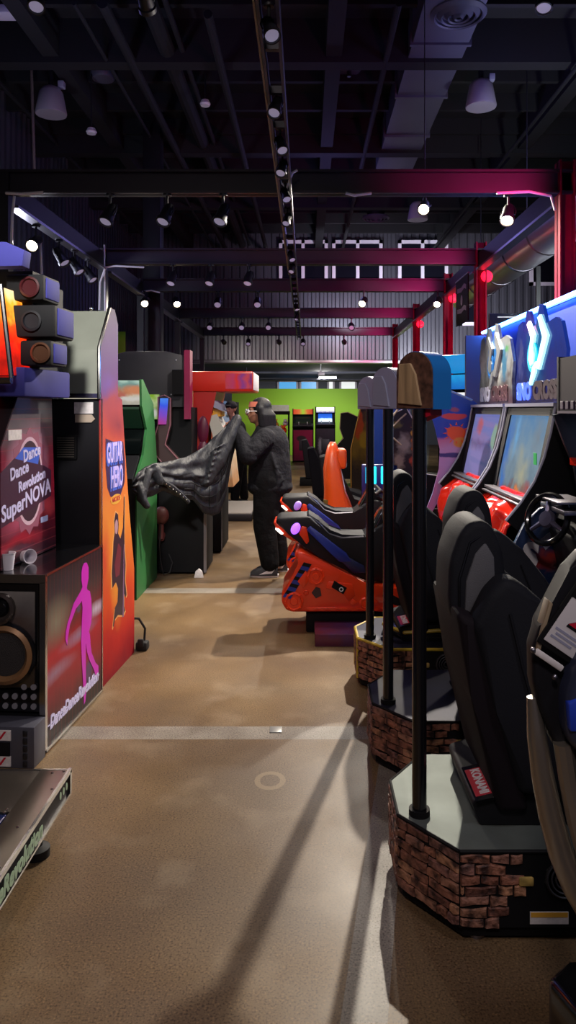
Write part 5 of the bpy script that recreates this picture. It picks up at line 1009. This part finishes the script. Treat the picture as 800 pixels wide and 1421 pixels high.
# ---- orange seat shell standing beyond the snowmobiles
os_ = thing('orange_seat', 'tall bright orange seat shell standing alone beyond the snowmobiles', 'seat', (.30, 8.2, 0))
def srings(levels): return [[Vector((x0+(x1-x0)*(.5+.5*math.copysign(abs(math.cos(a))**.6, math.cos(a))), y*math.copysign(abs(math.sin(a))**.6, math.sin(a)), z)) for a in [2*PI*k/20 for k in range(20)]] for z, x0, x1, y in levels]
MB().rings(srings([(.10, -.12, .30, .22), (.45, -.11, .24, .22), (.70, -.10, .14, .21), (.95, -.11, .09, .20), (1.08, -.09, .06, .17), (1.19, -.065, .05, .12), (1.24, -.035, .03, .06)])).build('backrest', M_['orange2'], os_, smooth=50)
MB().box(.03, .145, -.14, .14, .95, 1.17, bev=.035, seg=3).build('head_bolster', M_['orange2'], os_); MB().box(-.1, .5, -.22, .22, .10, .34, bev=.06, seg=3).build('seat_pan', M_['orange2'], os_); MB().box(-.08, .45, -.18, .18, .0, .12).build('base', M_['black2'], os_, smooth=0)
MB().prism([(-.118, .3), (-.10, .3), (-.06, .62), (-.11, .62)], 'y', -.19, -.12).build('olive_patch', mat('olive_print', '#6a5a24', .4), os_, smooth=0)

# ---- more driving cabinets further down the right row
def side_cab(loc, label, prof, artm, edge, wheel=True):
    t = thing('driving_cabinet', label, 'arcade machine', loc)
    sp = MB().prism(prof, 'y', -.02, .0).build('side_panel', artm, t, smooth=0); MB().tube([(x, -.022, z) for x, z in prof], .009, 6, closed=True).build('panel_edge', edge, sp)
    MB().prism([(x*.97+.03, z*.98) for x, z in prof], 'y', .0, .7).build('body', M_['black2'], t, smooth=0)
    xs = min(p[0] for p in prof)
    MB().box(xs-.75, xs-.02, .05, .65, 0, .14, bev=.01).build('platform', M_['black2'], t)
    MB().prism([(xs-.62, .14), (xs-.72, .95), (xs-.60, .97), (xs-.42, .5), (xs-.12, .46), (xs-.1, .14)], 'y', .13, .58, bev=.03).build('seat', M_['vinyl'], t)
    return t
ra = art('flame_racer_print', [(0, '#1a1618'), (1, '#24242a')], 'z', .5, 1.7, [((.18, 0, 1.2), (.10, 1, .16), '#9a968c', .6), ((.12, 0, 1.0), (.07, 1, .14), '#8a8478', .6), ((.33, 0, 1.16), (.07, 1, .22), '#d87a2a', .5), ((.3, 0, 1.0), (.06, 1, .08), '#b8482a', .5), ((.3, 0, 1.35), (.05, 1, .08), '#d89a3a', .5), ((.1, 0, 1.42), (.08, 1, .06), '#6a6a40', .6)], noise=(16, .2), warp=.14, rough=.3)
side_cab((.98, 8.75, 0), 'driving cabinet with grey and flame orange side art behind the tall poles', [(.0, .15), (.0, 1.2), (.05, 1.55), (.2, 1.62), (.30, 1.45), (.38, 1.25), (.41, 1.05), (.36, .85), (.7, .8), (.7, .15)], ra, M_['white'])
c8 = bpy.data.objects['driving_cabinet']
b = MB().tube([(.03, -.03, 1.50), (.14, -.04, 1.66), (.20, -.05, 1.68)], .012, 6).tube([(-.05, -.03, 1.30), (.12, -.03, 1.48), (.2, -.03, 1.55)], .010, 6).tube([(-.05, -.03, 1.35), (.14, -.03, 1.18)], .01, 6); b.build('pale_struts', mat('pale_strut', '#b8a890', .5), c8)
b = MB()
for x0 in (-.28, -.1): b.box(x0, x0+.13, -.03, .0, .72, .93, bev=.02)
b.build('cyan_lamps', M_['cyan'], c8, label='cyan glowing lamps')
MB().box(-.32, .10, -.02, .06, .5, .95, bev=.01).build('lamp_housing', M_['blue'], c8)
side_cab((.90, 10.0, 0), 'driving cabinet with plain blue side panel between the tall poles', [(.0, .15), (.0, 1.62), (.12, 1.70), (.5, 1.7), (.5, .15)], mat('deep_blue_side', '#1c3f9a', .4), M_['lgrey'])
oa = art('orange_racer_print', [(0, '#3a3028'), (.5, '#a8862a'), (1, '#2a2426')], 'z', .6, 1.6, [((.12, 0, 1.35), (.09, 1, .28), '#d8601e', .2), ((.22, 0, 1.1), (.1, 1, .16), '#c8a02a', .3)], noise=(10, .2), warp=.05)
side_cab((.74, 12.2, 0), 'driving cabinet with orange and yellow side panel far down the right row', [(.0, .15), (.0, .95), (.08, 1.3), (.16, 1.62), (.30, 1.66), (.5, 1.6), (.5, .15)], oa, M_['tyellow'])
side_cab((.62, 15.4, 0), 'farthest driving cabinet of the right row, mostly black with pale arms', [(.0, .15), (.02, .85), (.15, 1.0), (.08, 1.2), (.10, 1.52), (.25, 1.54), (.55, 1.4), (.55, .15)], M_['black2'], mat('tan_edge', '#a8977a', .5))

# ---- generic upright machines
def upright(loc, rz, label, w, h, top, scr, front, side=M_['black2'], emit_top=None):
    t = thing('upright_cabinet', label, 'arcade machine', loc, rz, None)          # front faces local -y
    pr = [(0, 0), (0, .62*h), (-.10, .64*h), (-.10, .67*h), (.10, .72*h), (.22, .93*h-.03), (.04, .88*h), (.0, h), (.55, h), (.62, .5*h), (.62, 0)]
    for x in (-w/2, w/2-.025): MB().prism(pr, 'x', x, x+.025).build('side_panel', side, t, smooth=0)
    MB().prism([(.015, .02), (.015, .62*h), (-.07, .645*h), (.11, .71*h), (.2, .9*h), (.05, .89*h), (.03, h-.02), (.53, h-.02), (.6, .5*h), (.6, .02)], 'x', -w/2+.025, w/2-.025).build('body', M_['black2'], t, smooth=0)
    MB().box(-w/2+.03, w/2-.03, .0, .03, .895*h, h-.02).build('marquee', top, t, smooth=0)
    MB().prism([(.10, .725*h), (.185, .875*h), (.20, .875*h), (.115, .72*h)], 'x', -w/2+.09, w/2-.09).build('screen', scr, t, smooth=0)
    c = MB().prism([(-.09, .675*h), (.09, .72*h), (.09, .728*h), (-.09, .684*h)], 'x', -w/2+.03, w/2-.03).build('control_panel', M_['grey'], t, smooth=0)
    for x in (-w/5, w/5): MB().cyl((x, 0, .7*h), (x, -.01, .7*h+.06), .007, n=8).ball((x, -.01, .7*h+.07), .018, 8).build('joystick', M_['white'], c)
    MB().box(-w/2+.03, w/2-.03, -.012, .016, .05, .6*h).build('front_panel', front, t, smooth=0)
    MB().box(-.12, .12, -.022, -.01, .22*h, .42*h, bev=.005).build('coin_door', M_['grey'], t)
    return t
def em(n, h1, h2, e=1.0, sc=30): return art(n, [(0, h1), (1, h2)], 'z', 0, 1.7, noise=(sc, .5), emit=e)
mg = art('red_green_marquee', [(0, '#c83a20'), (.3, '#d86a3a'), (.5, '#9ac83a'), (.7, '#d8703a'), (1, '#b83020')], 'x', -.3, .3, noise=(25, .15), emit=1.0)
upright((-.09, 22.4, 0), 0, 'magenta fronted upright cabinet by the far green wall', .64, 1.62, mg, art('maze_screen', [(0, '#2a3018'), (.4, '#0a1a14'), (1, '#0a0a10')], 'z', 1.1, 1.5, noise=(30, .3), emit=.6), art('magenta_front', [(0, '#5a1230'), (.5, '#9a1848'), (1, '#8a1a40')], 'z', 0, 1, [((-.05, 0, .72), (.17, 1, .1), '#2a2a2a', .3)], noise=(9, .1)))
upright((.58, 22.3, 0), 0, 'upright cabinet with bright blue screen by the far green wall', .60, 1.68, art('white_marquee', [(0, '#4a3aa0'), (.4, '#e8e8d8'), (1, '#ffffff')], 'z', 1.5, 1.66, noise=(20, .3), emit=1.3), art('ice_screen', [(0, '#e8f4ff'), (.42, '#b8d8ff'), (.5, '#2060c8'), (1, '#1a4ab0')], 'z', 1.2, 1.47, noise=(8, .12), emit=1.6), art('dark_front', [(0, '#18181c'), (1, '#2c2c34')], 'z', 0, 1, [((-.15, 0, .5), (.08, 1, .3), '#8a8a90', .6)], noise=(14, .4), warp=.1))
upright((2.10, 10.3, 0), -.75, 'upright cabinet with cyan topped marquee behind the sunset board', .62, 2.1, art('cyan_marquee', [(0, '#1a6ac0'), (1, '#20a0e0')], 'z', 1.9, 2.1, noise=(14, .3), emit=1.0), art('white_blue_screen', [(0, '#3a4a90'), (.6, '#5a70c0'), (.85, '#6a80d0'), (1, '#ffffff')], 'z', 1.46, 1.8, noise=(6, .08), emit=.9), M_['black'])
cy = MB().box(-.24, .28, -.16, .28, 2.11, 2.35, bev=.03).build('sign_box', mat('cyan_sign', '#1a80c0', .4, 0, '#1a90d8', .8)); cy.parent = bpy.data.objects['upright_cabinet.002']
# prize machine with plush
pm = thing('prize_machine', 'prize machine full of orange and white plush beside the magenta cabinet', 'arcade machine', (-.78, 20.8, 0))
b = MB().box(-.32, .32, 0, .6, 0, .6, bev=.01).box(-.32, .32, 0, .6, 1.45, 1.55)
for x in (-.31, .27):
    for y in (.0, .56): b.box(x, x+.04, y, y+.04, .6, 1.46)
b.build('cabinet_frame', M_['black2'], pm, smooth=0)
for i, (x, z, r, m) in enumerate(((-.12, .75, .12, 'orange2'), (.1, .72, .11, 'white'), (.0, .95, .12, 'label'), (-.1, 1.15, .11, 'tyellow'), (.14, 1.0, .1, 'orange2'), (.2, 1.2, .08, 'white'), (-.2, .95, .09, 'white'))): MB().ball((x, .2, z), r, 12).ball((x, .12, z+r*.9), r*.6, 10).ball((x-r*.5, .12, z+r*1.4), r*.25, 6).ball((x+r*.5, .12, z+r*1.4), r*.25, 6).build('plush', M_[m], pm)
MB().box(-.3, .3, .01, .05, 1.55, 1.72).build('topper', art('toy_topper', [(0, '#b8b0a0'), (1, '#e0d8c8')], 'x', -.3, .3, noise=(18, .5), emit=.4), pm, smooth=0)
# ---- boards, banner and red lamps on the right posts
bn = thing('hanging_banner', 'black banner with white print hanging beside the second red post', 'banner', (2.08, 9.5, 3.36))
MB().box(-.008, .008, .0, .75, -.62, -.02).build('cloth', M_['black2'], bn, smooth=0); MB().cyl((0, -.02, -.01), (0, .78, -.01), .012, n=8).build('rod', M_['alu'], bn)
gwp = mat('grey_white_print', '#77778c', .5)
for z in (-.2, -.48): MB().prism([(.1, z), (.22, z+.03), (.4, z), (.65, z+.02), (.66, z+.08), (.4, z+.06), (.22, z+.09), (.1, z+.06)], 'x', -.0095, .0095).build('printed_mark', gwp, bn, smooth=0)
MB().prism(ell(.38, -.31, .06, .07, 14), 'x', -.0095, .0095).build('printed_mark', gwp, bn, smooth=0)
db = thing('dark_screen', 'wide dark blue wall screen above the LED board', 'screen', (2.62, 10.6, 2.55)); MB().box(0, 1.4, 0, .06, 0, .42, bev=.01).build('panel', mat('navy_panel2', '#0c1128', .3), db); MB().box(.12, .5, -.004, .002, .36, .375).build('white_line', M_['white'], db, smooth=0); MB().box(.1, .25, -.004, .002, .1, .18).build('blue_mark', M_['blue2'], db, smooth=0); MB().box(.68, .74, .02, .06, .0, 1.1).box(.68, .74, .02, .06, -2.55, 0).build('mount', M_['steel'], db, smooth=0)
for i, (px, py, y) in enumerate(((675, 384, 9.36), (631, 414, 11.5), (585, 450, 14.8))):
    p = P(px, py, y); t = thing('red_lamp', '%s round red lamp counted from the camera on the red posts' % ORD[i], 'lamp', (2.275, y, p.z)); MB().lathe([(.001, .05), (.05, .045), (.075, .01), (.07, 0)], (0, -.02, 0), (0, -1, 0), 16).build('glow_disc', M_['redled'], t); MB().box(-.03, .03, -.03, .0, -.03, .03).build('bracket', M_['steel'], t, smooth=0)
# ---- motorbike ride at the right edge
mb_ = thing('motorbike_ride', 'motorbike ride at the right edge with white number plate and silver hoop', 'arcade machine', (.46, 1.5, 0))
q = lambda px, py: ((px-425)*.001456-.46, 1.6-(py-568)*.001456)
MB().prism([q(741, 900), q(752, 868), q(792, 792), q(812, 766), q(900, 750), q(930, 900), q(900, 1040), q(812, 1062), q(778, 1048), q(752, 990), q(742, 950)], 'y', .004, .06, bev=.012, seg=3).build('tail_fairing', M_['black'], mb_)
MB().prism([q(792, 905), q(812, 880), q(880, 880), q(880, 1040), q(800, 1040), q(778, 1015), q(776, 960)], 'y', -.05, .06, bev=.02, seg=3).build('side_pod', mat('slate_blue_pod', '#2b2f45', .35), mb_, label='slate blue side pod')
MB().prism([q(777, 962), q(800, 950), q(800, 1000), q(779, 1000)], 'y', -.054, -.03, bev=.004).build('blue_patch', mat('bright_blue_print', '#1f3fb8', .4), mb_)
uo = Vector((.05, 0, -.034)).normalized(); vo = Vector((.05, 0, .163)).normalized()
o = Vector((q(752, 884)[0], -.014, q(752, 884)[1])); Mp = frame(o, uo, vo)
MB().box(-.008, .14, -.012, .30, -.012, -.002, bev=.004, M=Mp).build('plate_holder', M_['black2'], mb_); pt = MB().box(0, .13, .0, .285, -.002, .002, bev=.0015, M=Mp).build('number_plate', mat('number_plate_white', '#cfcbcf', .45), mb_, label='white number plate')
text('lettering', 'D', .14, M_['black2'], pt, Mp @ Matrix.Translation((.048, .155, .0025)), bold=.010, ext=.0006); text('lettering', 'D', .14, M_['redprint'], pt, Mp @ Matrix.Translation((.048, .155, .0035)), bold=.003, ext=.0006)
text('lettering', '2', .09, M_['black2'], pt, Mp @ Matrix.Translation((.046, .078, .0025)), bold=.004, ext=.0005, shear=.2); text('lettering', '2', .09, M_['redprint'], pt, Mp @ Matrix.Translation((.043, .080, .0035)), bold=.0, ext=.0006, shear=.2)
b = MB()
for k, (x0, x1) in enumerate(((.006, .06), (.012, .07), (.006, .055))): b.box(x0, x1, .031-.009*k, .036-.009*k, .001, .0028, M=Mp)
b.build('small_print', M_['lgrey'], pt, smooth=0)
MB().box(-.0, .065, -.035, -.022, -.006, .004, bev=.003, M=Mp).build('clip', M_['label'], mb_); MB().ball(Mp @ Vector((-.006, -.03, .002)), .006, 8).build('screw', M_['alu'], mb_); MB().ball(Mp @ Vector((.06, -.05, .002)), .006, 8).build('screw', M_['alu'], mb_)
MB().prism([q(744, 905), q(752, 870), q(762, 832), q(768, 838), q(757, 872), q(750, 910)], 'y', -.004, .03, bev=.003).build('tan_strip', mat('tan_strip', '#8d7c64', .5), mb_)
b = MB(); hoop = [(746, 975), (752, 1030), (760, 1085), (771, 1140), (786, 1195), (806, 1245), (835, 1295), (880, 1345)]
b.tube([(*[q(x, y)[0]], .03, q(x, y)[1]) for x, y in hoop], [.012, .02, .023, .025, .026, .026, .026, .026], 14); b.tube([(q(x+30, y)[0], .0, q(x+30, y)[1]) for x, y in hoop[1:]], .02, 10); b.build('silver_hoop', mat('silver_hoop', '#a59c92', .28, .8), mb_, label='curved silver hoop')
MB().prism([(.09, .20), (.14, .05), (.26, -.15), (.9, -.15), (.9, .26), (.16, .26)], 'z', .0, .30, bev=.02, seg=3).build('base', M_['gloss'], mb_)
MB().prism([(.16, .28), (.24, .9), (.5, .9), (.62, .28)], 'y', .02, .2, bev=.02).build('support', M_['black2'], mb_)
Mb = frame((.145, .02, .31), (.55, -.8, 0), (.6, .4, .6)); 
MB().box(.10, .19, -.06, .0, .3, .302).build('base_label', M_['lgrey'], mb_, smooth=0, label='small lavender label')
# ---- loose bits: cables on the posts, floor plate
for i, (pts, lab) in enumerate((([(8, 268, 6.2), (30, 269, 6.2), (60, 267, 6.2)], 'white cable tied along the left end of the nearest cross beam'), ([(20, 272, 6.22), (17, 300, 6.22), (16, 345, 6.22)], 'white cable running down the nearest left post'), ([(145, 340, 9.25), (145, 380, 9.25), (146, 432, 9.25)], 'white conduit down the second left post'), ([(146, 372, 9.2), (139, 392, 9.2), (138, 430, 9.2)], 'thin white cable looping beside the second left post'), ([(146, 371, 9.2), (160, 369, 9.2), (200, 371, 9.2)], 'white cable along the left end of the second cross beam'), ([(194, 405, 11.4), (210, 403, 11.4), (222, 406, 11.4)], 'white cable along the left end of the third cross beam'), ([(56, 330, 7.05), (57, 352, 7.05), (58, 380, 7.05)], 'white cable hanging below the lit side rail spotlight'), ([(480, 268, 6.24), (492, 271, 6.24), (516, 268, 6.24)], 'white cable bunch under the middle of the nearest cross beam'), ([(388, 250, 6.1), (398, 262, 6.1), (406, 240, 6.1), (413, 236, 6.1)], 'white cable loop where the track meets the nearest beam'), ([(690, 268, 6.18), (735, 266, 6.18), (765, 272, 6.18), (771, 292, 6.18)], 'white cable at the right end of the nearest cross beam'))):
    o = MB().tube([P(*p) for p in pts], .012, 6).build('white_cable', M_['cable']); tag(o, lab, 'cable')
p = P(383, 1013, 1648/445); o = MB().box(-.03, .03, -.035, .035, 0, .004, bev=.001).build('floor_plate', mat('floor_plate', '#9a9a98', .4, .5)); o.location = (p.x, p.y, 0); tag(o, 'small square metal plate set in the pale floor strip', 'floor plate')
# ---- back room under the low ceiling
p = P(455, 523, 27.5); t = thing('strip_light', 'bright white strip light glowing under the low ceiling of the back room', 'ceiling light', (p.x, 27.5, p.z))
MB().box(-.34, .34, -.08, .08, .0, .05, bev=.01).build('housing', M_['white'], t); MB().cyl((-.32, 0, -.03), (.32, 0, -.03), .035, n=12).build('tube', M_['tube'], t)
MB().cyl((-.2, 0, .05), (-.2, 0, 3.02-p.z), .01, n=6).build('hanger', M_['alu'], t); MB().cyl((.2, 0, .05), (.2, 0, 3.02-p.z), .01, n=6).build('hanger', M_['alu'], t)
for i, (y, z, x0, x1, r) in enumerate(((25.0, 2.84, -2.2, 3.4, .035), (28.5, 2.72, -2.6, 3.6, .05))):
    o = MB().tube([(x0, y, z), ((x0+x1)/2, y, z), (x1, y, z)], r, 10).tube([(x0+.2, y, z), (x0+.2, y, 3.012)], .01, 6).tube([(x1-.2, y, z), (x1-.2, y, 3.012)], .01, 6).build('service_pipe', M_['alu'] if i else M_['lgrey']); tag(o, ['pale thin pipe crossing the back room above the green wall', 'silver pipe crossing the back room near the far windows'][i], 'pipe')
t = thing('security_camera', 'small white camera hanging in the back room left of the strip light', 'camera', (.43, 22.5, 2.62)); MB().cyl((0, 0, .1), (.02, 0, .40), .02, n=8).build('arm', M_['white'], t); MB().box(-.07, .13, -.06, .06, .0, .11, bev=.02).build('housing', M_['white'], t)
p = P(10, 16, 8.6); t = thing('junction_box', 'pale lavender box under the ceiling in the top left corner', 'ceiling fitting', p); MB().box(-.13, .13, -.1, .1, -.06, .06, bev=.01).build('housing', M_['wframe'], t); MB().cyl((0, 0, .06), (0, 0, 6.5-p.z), .02, n=8).build('stem', M_['steel'], t)
